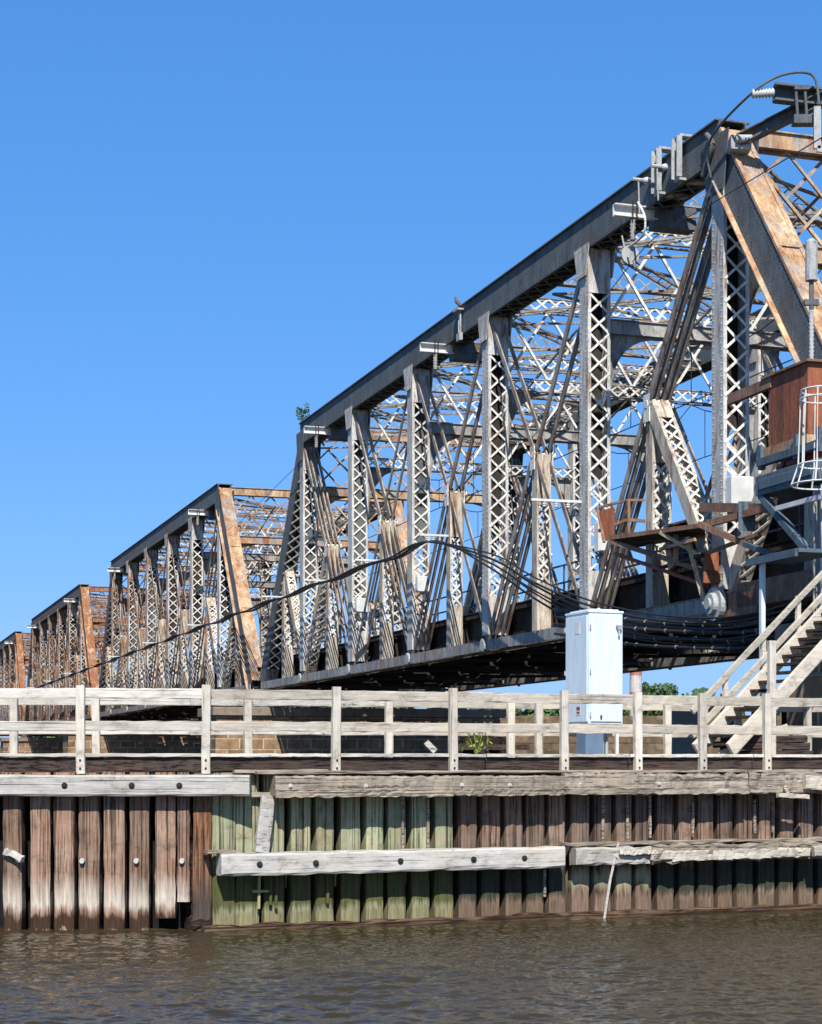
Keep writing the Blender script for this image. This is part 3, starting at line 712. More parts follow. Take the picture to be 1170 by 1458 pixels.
# fascia boards and deck
def path_pt(u, off, z):        # u < 0 : left part; u >= 0 : along wall B
    return Vector((-2.98+u, 25.80-off, z)) if u < 0 else Vector((-2.98, 25.80, z))+dB*u+nB*off
for i, (a, b) in enumerate(((-6.6,-4.0),(-3.98,-1.9),(-1.88,0),(0,1.95),(1.97,4.4),(4.42,6.9),(6.92,9.2),(9.22,LB))):
    mb = MB(); mb.timber(path_pt(a,0,2.435)-DO if a < 0 else dpt(path_pt(a,0,2.435)), dpt(path_pt(b if b != 0 else -.001, 0, 2.435)), .09, .21, 12, .005); mb.build('fascia_board', M['fascia'], dock)
    mb = MB(); mb.timber(dpt(path_pt(a,.0,2.572)), dpt(path_pt(b if b != 0 else -.001, 0, 2.572)), .20, .05, 12, .005); mb.build('edge_cap', M['rail'], dock)
x = -9.5
while x < 9.5:
    mb = MB()
    base = Vector((x, 26.1, 0)) if x < -2.9 else path_pt((x+2.98)/.934, -.12, 0)
    mb.box(dpt(base+Vector((0, 2.0, 2.51))), (.385, 3.9, .06)); mb.build('deck_board', M['wale_old'], dock); x += .4
for (x0_, z0_, x1_, z1_, hh_) in ((1108, 1.93, 1150, 1.90, .07), (1146, 2.14, 1190, 2.10, .22), (1118, 2.08, 1122, 1.92, .05), (1158, 1.0, 1190, 1.05, .16)):
    mb = MB(); mb.timber(dpt(WB(ub(x0_,.5), .48, z0_)), dpt(WB(ub(x1_,.5), .50, z1_)), .09, hh_, 8, .008, (0,0,1) if x1_-x0_ > 10 else (1,0,0)); mb.build('broken_piece', M['rail_b'], dock)
# little bits on the face of the dock
mb = MB(); c = Vector((xa(20, 25.7), 25.70, 1.07)); mb.timber(dpt(c+Vector((-.14,0,.1))), dpt(c+Vector((.14,-.05,-.02))), .12, .09, 5, .02); o = mb.build('bracket_remnant', M['boltgal'], dock)
for px in (117, 194, 259):
    mb = MB(); c = Vector((xa(px, 25.74), 25.745, 1.02)); mb.tube([dpt(c), dpt(c+Vector((0,-.05,0)))], [.045,.035], 10); mb.build('bolt', M['boltgal'], dock)
# floating stick leaning on the wall, and the thin pole
mb = MB(); mb.tube([WB(ub(858,.5), .5, -.15), WB(ub(868,.35), .36, .6), WB(ub(880,.3), .31, 1.2)], [.02,.022,.018], 6)
tag(mb.build('driftwood_stick', M['rail']), 'thin bleached stick leaning against the dock from the water', 'stick')
mb = MB(); mb.timber(WB(ub(372,.2), .06, .3), WB(ub(373,.2), .06, .82), .03, .04, 4, .003, dB); mb.beam(WB(ub(362,.2), .09, .56), WB(ub(386,.2), .09, .56), .02, .035)
tag(mb.build('mooring_cleat', plain('yellowed_wood', (.40,.36,.16), .9)), 'small yellowish cross-shaped fitting under the lower beam near its left end', 'fitting')
# ================================================================== FENCES
def fence(name, label, posts, off, zlo, ztop, segs_, railz, pxmode=True, front=True):
    root = thing(name, label, 'fence', path_pt(-3, off, 2.5)); RO = Vector(root.location)
    for q in posts:
        mb = MB(); c = path_pt(q, off+(.0 if front else -.0), 0)
        d = dA if q < 0 else dB
        tl = random.uniform(-.012, .012)
        mb.timber(c+Vector((0,0,zlo))-RO, c+d*tl+Vector((0,0,ztop+random.uniform(-.01,.02)))-RO, .10, .125, 5, .004, d); p_ = mb.build('post', M['postw'], root)
        if front:
            b = MB(); n_ = nA if q < 0 else nB
            for zz in (2.38, 2.5): cc = c+n_*.052+Vector((0,0,zz))-RO; b.tube([cc-n_*.01, cc+n_*.015], .016, 6)
            b.build('bolt', M['bolt'], p_)
    for (a, b) in segs_:
        for (z_, hh) in railz:
            mb = MB(); e = random.uniform(-.012,.012)
            mb.timber(path_pt(a, off-.075, z_+e)-RO, path_pt(b, off-.075, z_-e*.5)-RO, .045, hh, 12, .005); mb.build('rail', M['rail'] if a < 0 else M['rail_b'], root)
    return root
def uf(px, off=.1):      # fence coordinate seen in column px
    Yl = 25.80-off; x = xa(px, Yl)
    if x < -2.98: return x+2.98
    k = (px-585)/2500; o = Vector((-2.98, 25.80, 0))+nB*off; return (k*o.y-o.x)/(dB.x-k*dB.y)
NP = [uf(q, .10) for q in (115, 297, 478, 645, 803, 908, 1000, 1092, 1190)]+[-6.3]
fence('timber_fence', 'bleached wooden fence with two rails along the front edge of the dock', NP, .10, 2.30, 3.60,
      [(-6.6, uf(115)), (uf(116), uf(296)), (uf(298), -.001), (.0, uf(478)), (uf(479), uf(645)), (uf(646), uf(803)), (uf(804), uf(908)), (uf(909), uf(1000)), (uf(1001), uf(1092)), (uf(1093), LB)], [(3.475,.15),(3.0,.145)])
FP = [uf(q, -2.6) for q in (20, 137, 353, 553, 727, 767, 840, 950, 1050, 1150)]
def far_pt(px): return uf(px, -2.6)
fence('timber_fence', 'second wooden fence along the back edge of the dock, half hidden by the front one', FP, -2.6, 2.5, 3.60,
      [(-6.6, -.6), (-.6, uf(553,-2.6)), (uf(553,-2.6), uf(767,-2.6)), (uf(767,-2.6), uf(950,-2.6)), (uf(950,-2.6), LB)], [(3.47,.15),(2.98,.12)], front=False)
# ================================================================== CABINET
cz = at(838, 1084, 29.6)
cab = thing('electrical_cabinet', 'tall pale blue-white metal cabinet on a plinth behind the dock fence', 'cabinet', (cz.x, cz.y, 2.55), R(22))
# local: x to the right along front face, y back; origin at near vertical edge
cw, cd, z0c, z1c = .65, .84, .56, 2.44
mb = MB(); mb.box((cw/2, cd/2, (z0c+z1c)/2), (cw, cd, z1c-z0c)); mb.build('body', M['cabinet'], cab, bevel=.008)
mb = MB(); mb.box((cw/2, cd/2, z1c+.02), (cw+.03, cd+.03, .04)); mb.box((cw/2, cd/2, z1c+.055), (cw-.1, cd-.1, .03)); mb.build('roof', M['cabinet'], cab, bevel=.006)
mb = MB(); mb.box((cw/2, -.012, (z0c+z1c)/2), (cw-.06, .022, z1c-z0c-.08)); mb.build('door', M['cabinet'], cab, bevel=.006)
mb = MB(); mb.box((-.012, cd/2, (z0c+z1c)/2), (.022, cd-.06, z1c-z0c-.08)); d2 = mb.build('door', M['cabinet'], cab, bevel=.006)
mb = MB(); mb.box((.18, .3, .28), (.34, .34, .56)); mb.build('plinth', M['cabinet_blue'], cab, bevel=.005)
mb = MB(); mb.box((.60, .12, .28), (.05, .05, .56)); mb.box((.60, .5, .28), (.05, .05, .56)); mb.build('leg', M['white'], cab)
for zz in (.72, 1.45, 2.2):
    mb = MB(); mb.tube([(.02,-.03,zz-.04),(.02,-.03,zz+.04)], .013, 8); mb.build('hinge', M['grey'], cab)
    mb = MB(); mb.tube([(-.03,cd-.02,zz-.04),(-.03,cd-.02,zz+.04)], .013, 8); mb.build('hinge', M['grey'], cab)
mb = MB(); mb.box((cw-.1, -.05, 2.22), (.10,.07,.04)); mb.box((cw-.1, -.055, 2.19), (.07,.06,.05)); mb.tube([(cw-.1,-.06,2.17),(cw-.1,-.06,2.05)], .018, 8); mb.build('latch', M['grey'], cab)
mb = MB(); mb.box((.22, -.03, .68), (.025,.03,.06)); mb.build('latch', M['bolt'], cab)
mb = MB(); mb.box((-.026, .33, .80), (.004, .15, .17)); o = mb.build('warning_sticker', M['white'], cab)
mb = MB(); mb.box((-.030, .33, .83), (.004, .12, .05)); mb.box((-.030, .33, .76), (.004, .10, .03)); mb.build('print', M['red'], o)
for x_ in (.42, .50): mb = MB(); mb.tube([(x_, .3, 0), (x_, .3, .58)], .03, 8); mb.build('conduit', M['grey'], cab)
mb = MB(); mb.box((-.026, .36, 2.2), (.004, .16, .2)); mb.build('sticker', M['white'], cab)
mb = MB(); mb.tube(arc((.3,.3,z1c+.05),(.35,.3,z1c+.16),(.4,.3,z1c+.05),6), .012, 6); mb.build('lifting_eye', M['white'], cab)
# ================================================================== STAIRS
sdir = Vector((.83, .558, 0)); swid = Vector((.50, -.75, 0))*.95
s0 = at(991, 1078, 31.2); s0.z = 2.56
st = thing('wooden_stairs', 'bleached wooden stairs with rails climbing right from the dock to the bridge', 'stairs', s0)
RISE = .80; run = 4.9
def SP(u, wv=0, h=0): return sdir*u+swid*wv+Vector((0,0,u*RISE+h))
for wv in (0, 1):
    mb = MB(); mb.timber(SP(.0, wv, .12), SP(run, wv, .12), .06, .27, 14, .004); mb.build('stringer', M['stairw'], st)
mb = MB(); u = .2
while u < run:
    mb.box((SP(u, .03, .06)+SP(u, .97, .06))/2, ((swid.length)*.96, .28, .045), (swid.normalized(), sdir.normalized(), Zv)); u += .205
mb.build('tread', M['fascia'], st)
for hh in (.46, .88):
    mb = MB(); mb.timber(SP(-.1, 0, hh), SP(run, 0, hh), .05, .11, 14, .004); mb.build('handrail', M['stairw'], st)
for uu in (.25, .75, 1.7, 2.6, 3.5):
    mb = MB(); mb.timber(SP(uu, -.05, -.25 if uu > .3 else -.2), SP(uu, -.05, .92), .08, .09, 4, .003, sdir); mb.build('rail_post', M['stairw'], st)
mb = MB(); q = SP(.95, 1.06, 0); mb.timber((q.x, q.y, 0), (q.x, q.y, 2.05), .10, .13, 6, .004, dB); o = mb.build('newel_post', M['postw'], st)
q = SP(2.2, 1.06, 0)
mb = MB(); mb.timber(SP(.15, .5, -.12), SP(1.5, .9, -.5)+Vector((.0,0,-.2)), .06, .2, 8, .005); mb.build('brace_board', M['stairw'], st)
# timber stack on dock
for i in range(3):
    mb = MB(); c = at(1100+4*i, 1068-9*i, 31.0); mb.timber((c.x-.75, c.y+.1, 2.62+.13*i), (c.x+.75-.1*i, c.y+.35, 2.62+.13*i), .2, .12, 6, .01)
    tag(mb.build('timber_baulk', M['fascia']), ['dark timber baulk on the dock behind the right fence, lowest of three', 'dark timber baulk, middle one of the stack of three behind the right fence', 'dark timber baulk lying on top of the small stack behind the right fence'][i], 'timber', 'timber baulks stacked on the dock')
# weed on dock, and white scrap
r = thing('weed', 'bright yellow-green weed growing behind the fence at mid dock', 'plant', at(678, 1074, 29.8)); mb = MB()
for q in range(90):
    a = random.uniform(0, 6.28); h_ = random.uniform(.05,.48); k = random.uniform(0,.28); c = Vector((math.cos(a)*k, math.sin(a)*k*.6, h_))
    b = Vector((random.uniform(-1,1), random.uniform(-1,1), random.uniform(0,1))).normalized()*.055; e = b.cross(Zv).normalized()*.025; mb.quad([c-b, c-e, c+b, c+e])
mb.build('leaves', M['weed'], r)
mb = MB()
for q in range(7): a = q*.9; mb.tube([(0,0,-.02), (math.cos(a)*.18, math.sin(a)*.12, .4)], .006, 4)
mb.build('stem', M['weed'], r)
mb = MB(); c = at(613, 1063, 29.5); mb.beam(c+Vector((-.08,0,.08)), c+Vector((.08,0,-.08)), .1, .02, (0,-1,.3)); mb.beam(c+Vector((0,.05,-.1)), c+Vector((0,.05,.0)), .02, .02)
tag(mb.build('scrap_board', M['wale']), 'small pale scrap board propped up behind the fence', 'board')
# ================================================================== THINGS FIXED TO THE BRIDGE
def ins(mb, p0, p1, r=.09, n=6):
    p0 = Vector(p0); p1 = Vector(p1); pts = []; rs = []
    for i in range(n*2+1):
        pts.append(p0.lerp(p1, i/(n*2))); rs.append(r if i % 2 else r*.62)
    mb.tube(pts, rs, 10)
# catenary brackets under the near top chord
def crossarm():
    r = thing('wire_bracket', '', 'bracket', BW(.5*P, 0, 17.3), BRZ, 'pale brackets slung under the top chords')
    mb = MB(); mb.box((0, .3, 0), (.05, 1.25, .30)); mb.box((-.08, .3, .15), (.18, 1.25, .03)); mb.box((-.08, .3, -.15), (.18, 1.25, .03)); mb.build('arm', M['white'], r)
    mb = MB(); mb.box((.1, -.9, -.05), (.5, 1.2, .6)); mb.build('mounting_box', M['chord'], r, bevel=.01)
    mb = MB()
    for y in (.30, .42): mb.tube([(-.19, y, -.22), (-.19, y, .26)], .02, 6)
    mb.build('u_bolt', M['bolt'], r)
    mb = MB(); ins(mb, (-.05, .36, -.18), (-.05, .36, -.78), .09); mb.build('insulator', M['brace'], r, True)
    mb = MB(); mb.tube([(-.1, -.35, .2), (-.1, -.35, 1.2)], .03, 6); mb.tube([(-.1, -.2, .2), (-.1, -.2, 1.2)], .03, 6); mb.build('stay_rod', M['grey'], r)
    return r
ca = crossarm(); cap_ = {0: 'nearest', 1: 'second', 2: 'third', 3: 'farthest'}
names = []
for k in range(4):
    for q in ((.5, 2.5, 4.5) if k == 0 else (.5, 4.5)):
        if k == 0 and q == .5: o = ca
        else: o = copy_tree(ca); o.location = BW(k*PITCH+q*P, 0, 17.3)
        o['label'] = 'pale wire bracket with insulator under the %s span, %s end of its top chord' % (cap_[k], {.5: 'near', 4.5: 'far'}.get(q, '')) if q != 2.5 else 'pale wire bracket with insulator midway along the nearest span, below the perched bird'
# small white brackets carrying the cable bundle
def cab_br():
    r = thing('cable_bracket', '', 'bracket', BW(2.5*P, 0, 10.6), BRZ, 'small white brackets carrying the cables')
    mb = MB(); mb.box((0, .25, 0), (.09, 1.15, .07)); mb.build('arm', M['white'], r)
    for y in (.05, .3, .55): mb = MB(); ins(mb, (0, y, -.02), (0, y, -.2), .05, 3); mb.build('insulator', M['porcelain'], r)
    return r
cb0 = cab_br()
ords = ['at mid length of the nearest span where the cables peak', 'on the nearest span, one left of the cable peak', 'on the nearest span, second left of the cable peak', 'on the nearest span beside its far end post']
for i, q in enumerate((2.5, 3.5, 4.5, 5.5)):
    o = cb0 if i == 0 else copy_tree(cb0); o.location = BW(q*P, -.12, 10.6); o['label'] = 'small white cable bracket '+ords[i]
for k in (1, 2):
    for j, q in enumerate((.5, 2.5, 4.5)):
        o = copy_tree(cb0); o.location = BW(k*PITCH+q*P, -.12, 10.6); o['label'] = 'small white cable bracket on the %s span, %s' % (cap_[k], ('near end', 'middle', 'far end')[j])
o = copy_tree(cb0); pq = on_plane(812, 714, -.3); o.location = pq; o.scale = (1,1.5,1); o['label'] = 'wide white bracket across the tall post left of the rusty walkway'
# cable bundle
peak = on_plane(655, 768, -.6)
for i in range(6):
    o_ = (i-2.5)*1.0
    tt = -.55+o_*.10; A = on_plane(655, 768, tt); dz = o_*.05
    left_ = []
    for k in range(0, 26):
        s_ = 2.5*P+k*P; z_ = 10.38 if k < 4 else 10.38
        left_.append(BW(s_, tt, z_+dz*.3)); left_.append(BW(s_+P*.5, tt, z_-.13+dz*.3+random.uniform(-.03,.03)))
    left_.reverse()
    low = (i % 3)*13
    right_ = [on_plane(px_, py_+low*((k_+1)/3 if k_ < 2 else 1)+o_*2.5, tt) for k_, (px_, py_) in enumerate(((700, 795), (760, 828), (830, 858), (900, 876), (960, 884), (1020, 886), (1080, 878), (1150, 858)))]
    mb = MB(); mb.tube(spline(left_+right_, 4), .034 if i % 2 else .026, 6)
    tag(mb.build('power_cable', M['cable'], smooth=True), 'black power cable of the bundle that peaks at mid span and sags to both sides', 'cable', 'black cables sagging along the bridge')
# heavy bundles of conduit under the near bottom chord
for i, (dy, r_) in enumerate(((0,.065),(11,.05),(22,.06),(34,.04))):
    tt = -.35-.12*(i % 2)
    pts = [on_plane(px_, py_+dy+random.uniform(-1,1), tt) for (px_, py_) in ((790, 868), (850, 878), (920, 886), (990, 889), (1050, 889), (1100, 884), (1180, 872))]
    mb = MB(); mb.tube(spline(pts, 5), r_, 8); o = mb.build('cable_conduit', M['cable'], smooth=True)
    for j in range(9):
        b = MB(); p = on_plane(870+j*26+i*5, 0, tt); pp = min(spline(pts, 5), key=lambda v: abs(v.y-p.y)); b.tube([pp-D*.03, pp+D*.03], r_+.012, 8); b.build('strap', M['brace'], o)
    tag(o, ['thick dark cable conduit under the rusty bottom chord, top of four', 'second dark cable conduit from the top under the rusty bottom chord', 'third dark cable conduit from the top under the rusty bottom chord', 'thinnest dark cable conduit, lowest of the four'][i], 'conduit', 'dark conduits under the bridge beside the cabinet')
# thin guy wires
for pts, lab in (([on_plane(870, 412, -.2), on_plane(930, 340, -.4), on_plane(1010, 292, -1), on_plane(1180, 190, -2.5)], 'thin wire slanting up across the nearest end post'),
                 ([on_plane(340, 745, -.3), on_plane(428, 658, -.2)], 'thin wire rising to the far end of the nearest span')):
    mb = MB(); mb.tube(spline(pts, 6), .013, 5); tag(mb.build('guy_wire', M['cable']), lab, 'wire')
# round disc signal under the near chord
r = thing('disc_sign', 'grey round disc hanging under the top chord near the nearest hip', 'disc', on_plane(897, 363, -.35), BRZ)
mb = MB(); mb.tube([(-.02,0,0), (.02,0,0)], .26, 24); mb.build('disc', M['grey'], r)
mb = MB(); mb.tube([(0,.15,.1),(0,.25,.5)], .025, 6); mb.tube([(.05,0,0),(.5,-.2,.35)], .025, 6); mb.build('stem', M['grey'], r)
# channels strapped on the near chord and horizontal insulators
for (px, y0, y1, lb_) in ((937, 214, 274, 'upright grey channel clamped to the dark top chord, left one of two'), (966, 196, 254, 'upright grey channel clamped to the dark top chord, right one nearest the hip')):
    a = on_plane(px, y1, -.14); b = on_plane(px, y0, -.14); r = thing('clamped_channel', lb_, 'bracket', a, BRZ, 'upright channels on the top chord'); h_ = b.z-a.z
    mb = MB(); mb.box((0,0,h_/2), (.30,.04,h_)); mb.box((-.15,.06,h_/2), (.03,.15,h_)); mb.box((.15,.06,h_/2), (.03,.15,h_)); mb.build('web', M['grey'], r)
    for zc in (h_+.03, -.05): mb = MB(); mb.box((0,-.45,zc), (.3,1.0,.06)); mb.build('clamp_plate', M['grey'], r)
    mb = MB()
    for q in range(4): mb.rivet((-.08+.16*(q % 2), .021, h_*(.2+.6*(q//2))), (0,1,0), .03, .02)
    mb.build('bolt', M['bolt'], r)
for (x0_, x1_, y_, tt, lb_) in ((935, 968, 238, -.45, 'upper pale porcelain insulator lying level beside the top chord'), (908, 942, 257, -.55, 'lower pale porcelain insulator lying level beside the top chord')):
    a = on_plane(x0_-8, y_-2, tt); b = on_plane(x1_, y_+2, tt); b = a+N*((b-a).length*.95)
    r = thing('insulator', lb_, 'insulator', a, 0, 'level insulators on the top chord'); v = b-a
    mb = MB(); ins(mb, v*.18, v, .10, 7); mb.build('porcelain', M['porcelain'], r, True)
    mb = MB(); mb.tube([Vector((0,0,0)), v*.18], .05, 8); mb.tube([v*.1+Vector((0,0,0)), v*.1+Vector((.03,0,-.9))], .02, 6); mb.build('end_fitting', M['grey'], r)
# curved lead from level insulators
mb = MB(); mb.tube(spline([on_plane(908, 288, -.5), on_plane(918, 310, -.5), on_plane(915, 335, -.5), on_plane(895, 352, -.5)], 6), .03, 6); tag(mb.build('jumper_lead', M['white']), 'short white curved lead hanging by the nearest wire bracket', 'cable')
# big bracket arm at the near hip
hp = on_plane(1050, 203, .1); q2 = at(1195, 130, hp.y-1.5)
r = thing('outrigger_arm', 'grey steel outrigger arm with insulator reaching up right from the nearest hip', 'bracket', hp)
mb = MB(); v = q2-hp; mb.beam((0,0,0), v, .06, .30); mb.beam(Vector((0,-.08,.15)), v+Vector((0,-.08,.15)), .2, .03); mb.beam(Vector((0,-.08,-.15)), v+Vector((0,-.08,-.15)), .2, .03); mb.build('arm', M['chord'], r)
mb = MB(); mb.box((.05,0,-.05), (.5,.4,.35)); mb.tube([(-.1,-.25,0),(.3,-.25,0)], .1, 10); mb.build('hinge', M['grey'], r, bevel=.01)
c = at(1102, 143, hp.y-1.2)-hp; e = at(1180, 152, hp.y-1.2)-hp
mb = MB(); mb.beam(c, e, .28, .05); mb.beam(c+Vector((0,0,.36)), e+Vector((0,0,.36)), .28, .05); mb.beam(c+Vector((0,.12,.18)), e+Vector((0,.12,.18)), .04, .36); mb.build('channel_head', M['chord'], r)
mb = MB(); f = at(1070, 134, hp.y-1.2)-hp; g = c+Vector((0,0,.18)); ins(mb, f, g, .12, 7); mb.build('insulator', M['porcelain'], r, True)
mb = MB()
for px in (1133, 1146): k = at(px, 140, hp.y-1.4)-hp; mb.tube([k+Vector((0,0,.15)), k+Vector((.05,0,-.62))], .035, 8)
mb.box(at(1145, 172, hp.y-1.3)-hp, (.55,.3,.2)); mb.box(at(1140, 127, hp.y-1.3)-hp, (.35,.25,.1)); mb.build('clamp', M['chord'], r)
k0 = at(1163, 152, hp.y-1.6)-hp; k1 = at(1163, 212, hp.y-1.6)-hp; k2 = at(1190, 216, hp.y-1.6)-hp
mb = MB(); mb.beam(k0, k1, .08, .16, (1,0,0)); mb.beam(k1, k2, .08, .14); mb.build('drop_bar', M['grey'], r)
mb = MB(); mb.tube(spline([on_plane(1012, 255, -.08), on_plane(1007, 215, -.25), on_plane(1022, 182, -.3), at(1070, 133, hp.y-1.2), at(1105, 110, hp.y-1.3), at(1140, 103, hp.y-1.4), at(1160, 112, hp.y-1.5), at(1166, 150, hp.y-1.6)], 8), .032, 7)
tag(mb.build('jumper_cable', M['chord'], smooth=True), 'stiff looped cable arching above the nearest hip', 'cable')
mb = MB(); mb.tube(spline([on_plane(1006, 192, -.1), on_plane(1014, 205, -.12), on_plane(1008, 228, -.12), on_plane(1000, 252, -.12)], 6), .07, 8)
tag(mb.build('gusset_strap', M['chord'], smooth=True), 'bent grey conduit on the gusset of the nearest hip', 'conduit')
# plants and bird
r = thing('shrub', 'small green shrub rooted on the far end of the nearest top chord', 'plant', BW(5*P-.1, .1, 18.42)); mb = MB(); leaves(mb, (0,0,.36), .40, .40, .32, 150, .06); leaves(mb, (.15,-.1,.72), .16, .16, .26, 50, .05); leaves(mb, (-.2,.1,.6), .14, .14, .2, 40, .05); mb.build('leaves', M['leaf2'], r); mb = MB()
for q in range(5): mb.tube([(0,0,0),(random.uniform(-.2,.2), random.uniform(-.2,.2), .6)], .012, 4)
mb.build('stem', M['bark'], r)
bp = on_plane(654, 440, -.1); bt = BW(0,0,0)
r = thing('standoff_post', 'short grey post on the top chord that the bird perches on', 'post', Vector((bp.x, bp.y, 17.2)), BRZ)
h_ = bp.z-17.2-.05
mb = MB(); mb.tube([(-.1,0,0),(-.1,0,h_)], .035, 8); mb.tube([(.06,0,0),(.06,0,h_-.1)], .03, 8); mb.build('rod', M['grey'], r); mb = MB(); mb.box((0,0,h_), (.5,.3,.06)); mb.build('cap_plate', M['grey'], r); mb = MB(); mb.box((0,.0,h_*.1), (.34,.12,.25)); mb.build('clamp', M['grey'], r)
# the bird: one skinned body
me = bpy.data.meshes.new('bird'); vs = [(0,0,0),(-.02,0,.10),(-.05,0,.20),(-.06,0,.27),(-.10,0,.29),(.10,0,-.06),(.2,0,-.12)]; es = [(0,1),(1,2),(2,3),(3,4),(0,5),(5,6)]
me.from_pydata(vs, es, []); bird = bpy.data.objects.new('bird', me); C.objects.link(bird); bird.location = (bp.x-.05, bp.y, bp.z+.16); bird.rotation_euler = (0,R(-8),R(-25))
sk = bird.modifiers.new('skin', 'SKIN')
for i, rr in enumerate(((.085,.085),(.09,.09),(.055,.055),(.05,.05),(.012,.01),(.045,.03),(.03,.01))): me.skin_vertices[0].data[i].radius = rr
me.skin_vertices[0].data[0].use_root = True
sb_ = bird.modifiers.new('sub', 'SUBSURF'); sb_.levels = 2; sb_.render_levels = 2
me.materials.append(plain('bird_feathers', (.17,.13,.11), .8, .35)); tag(bird, 'brown-grey bird perched on a short post on the top chord', 'bird')
mb = MB()
for q in (-.03,.03): mb.tube([(0,q,-.06),(-.01,q,-.17)], .008, 5)
mb.build('leg', M['bark'], bird)
# small white boxes on the posts
for (i_, py, w_, h_, d_, lb_) in ((0, 700, .62, .72, .3, 'large white box at the foot of the nearest post'), (1, 765, .35, .85, .3, 'white box on the tall post left of the rusty walkway'), (4, 862, .5, .6, .3, 'smaller white junction box low on a post, beside the far end of the nearest span'),
                                 (3, 832, .5, .6, .3, 'white junction box low on the post left of the cable peak')):
    c_ = BW(i_*P-.33-d_/2, TW/2, 0); zc_ = 2.48+(1084-py)/2500*c_.y
    r = thing('junction_box', lb_, 'box', (c_.x, c_.y, zc_-h_/2), BRZ, 'white boxes on the bridge posts'); mb = MB(); mb.box((0,0,h_/2), (d_, w_, h_)); mb.build('case', M['white'], r, bevel=.015)
    mb = MB(); mb.box((-d_/2-.008,0,h_/2), (.012, w_-.06, h_-.06)); mb.build('lid', M['white'], r)
# white perforated plates at far ends of spans
# ------------------------------------------------------------------ rusty walkway beside the truss
r = thing('rusty_walkway', 'rust-brown cantilevered inspection walkway with broken railing beside the nearest posts', 'walkway', on_plane(930, 800, -.2)); RO = Vector(r.location)
def q(px, py, t_): return on_plane(px, py, t_)-RO
mb = MB(); mb.beam(q(868, 766, -1.0), q(1000, 748, -.6), .08, .11); mb.beam(q(1000, 748, -.6), q(1098, 722, -.3), .12, .16); mb.beam(q(868, 770, -1.0), q(1012, 816, -.1), .10, .12)
mb.beam(q(868, 766, -1.0), q(900, 770, .3), .10, .12); mb.beam(q(995, 746, -.7), q(1065, 776, -.3), .11, .14); mb.beam(q(998, 722, -.2), q(1098, 724, -.3), .12, .22); mb.build('frame', M['brownrust'], r)
mb = MB(); mb.beam(q(848, 724, -1.0), q(893, 712, -.6), .06, .06); mb.beam(q(893, 712, -.6), q(918, 712, -.1), .06, .06); mb.beam(q(852, 756, -1.0), q(893, 740, -.6), .06, .08); mb.beam(q(893, 740, -.6), q(918, 742, -.1), .06, .08)
mb.beam(q(850, 722, -1.0), q(860, 772, -1.0), .07, .07, Xv); mb.beam(q(895, 712, -.6), q(895, 760, -.6), .07, .07, Xv); mb.build('railing', M['brownrust'], r)
mb = MB(); a, b, c_, d_ = q(853, 728, -1.0), q(873, 722, -.85), q(873, 766, -.85), q(858, 771, -1.0); mb.hexa([a,b,c_,d_], [x_+Vector((.03,.03,0)) for x_ in (a,b,c_,d_)]); mb.build('end_plate', M['rust'], r)
mb = MB(); mb.hexa([q(870,768,-1), q(1000,752,-.6), q(1005,762,.2), q(905,780,.3)], [x_+Vector((0,0,.03)) for x_ in (q(870,768,-1), q(1000,752,-.6), q(1005,762,.2), q(905,780,.3))]); mb.build('floor_plate', M['dark'], r)
mb = MB(); mb.beam(q(978, 765, -.5), q(1004, 860, -.2), .09, .12); mb.beam(q(940, 782, -.5), q(990, 768, -.6), .08, .08); mb.beam(q(952, 775, -.4), q(958, 808, -.4), .1, .3); mb.beam(q(962, 750, -.4), q(962, 800, -.4), .06, .12); mb.build('brace', M['tan'], r)
mb = MB(); mb.box(q(1012, 800, -.15), (.35,.3,.5)); mb.box(q(1012, 823, -.2), (.42,.3,.3)); mb.build('bearing_block', M['rust'], r, bevel=.02)
for (p_, q_, m_) in ((q(905,770,-.3), q(1006,762,.1), 'brownrust'), (q(880,790,-.8), q(1010,835,-.1), 'rust'), (q(1000,790,-.3), q(1080,760,-.3), 'brownrust'), (q(940,758,-.8), q(1012,800,-.2), 'tan'), (q(930,812,-.3), q(1000,790,-.4), 'dark')):
    mb = MB(); mb.beam(p_, q_, .07, .09); mb.build('cross_member', M[m_], r)
# gusset where braces meet
mb = MB(); g0 = q(1063,735,-.35); mb.beam(g0+Vector((0,0,.35)), g0-Vector((0,0,.35)), .40, .04, (0,-1,0)); mb.beam(q(1060,775,-.35), q(1130,800,-.4), .1, .12); mb.build('gusset', M['blue'], r)
# tapered fishplate under it
# dark boxes added on the track deck to fill the black areas
for (s0_, ln_, t_, w_, h_, lb_) in ((.5, 6.2, 2.4, 2.2, 1.3, 'dark box added on the deck to fill the black area behind the rusty walkway'), (-6.5, 6.0, 2.6, 2.4, 2.4, 'taller dark box added to fill the black area behind the blue steel platform')):
    r = thing('dark_fill_box', lb_, 'added dark box', BW(s0_, t_, 7.7), BRZ)
    mb = MB(); mb.box((ln_/2, 0, h_/2), (ln_, w_, h_)); mb.build('casing', M['dark'], r, bevel=.03)
    for k in range(4): mb = MB(); mb.box((ln_*(k+.5)/4, w_/2+.02, h_/2), (ln_/4-.15, .03, h_-.2)); mb.build('panel', M['dark'], r, bevel=.01)
    mb = MB(); mb.box((ln_/2, 0, h_+.04), (ln_+.2, w_+.2, .06)); mb.build('lid', M['brownrust'], r)
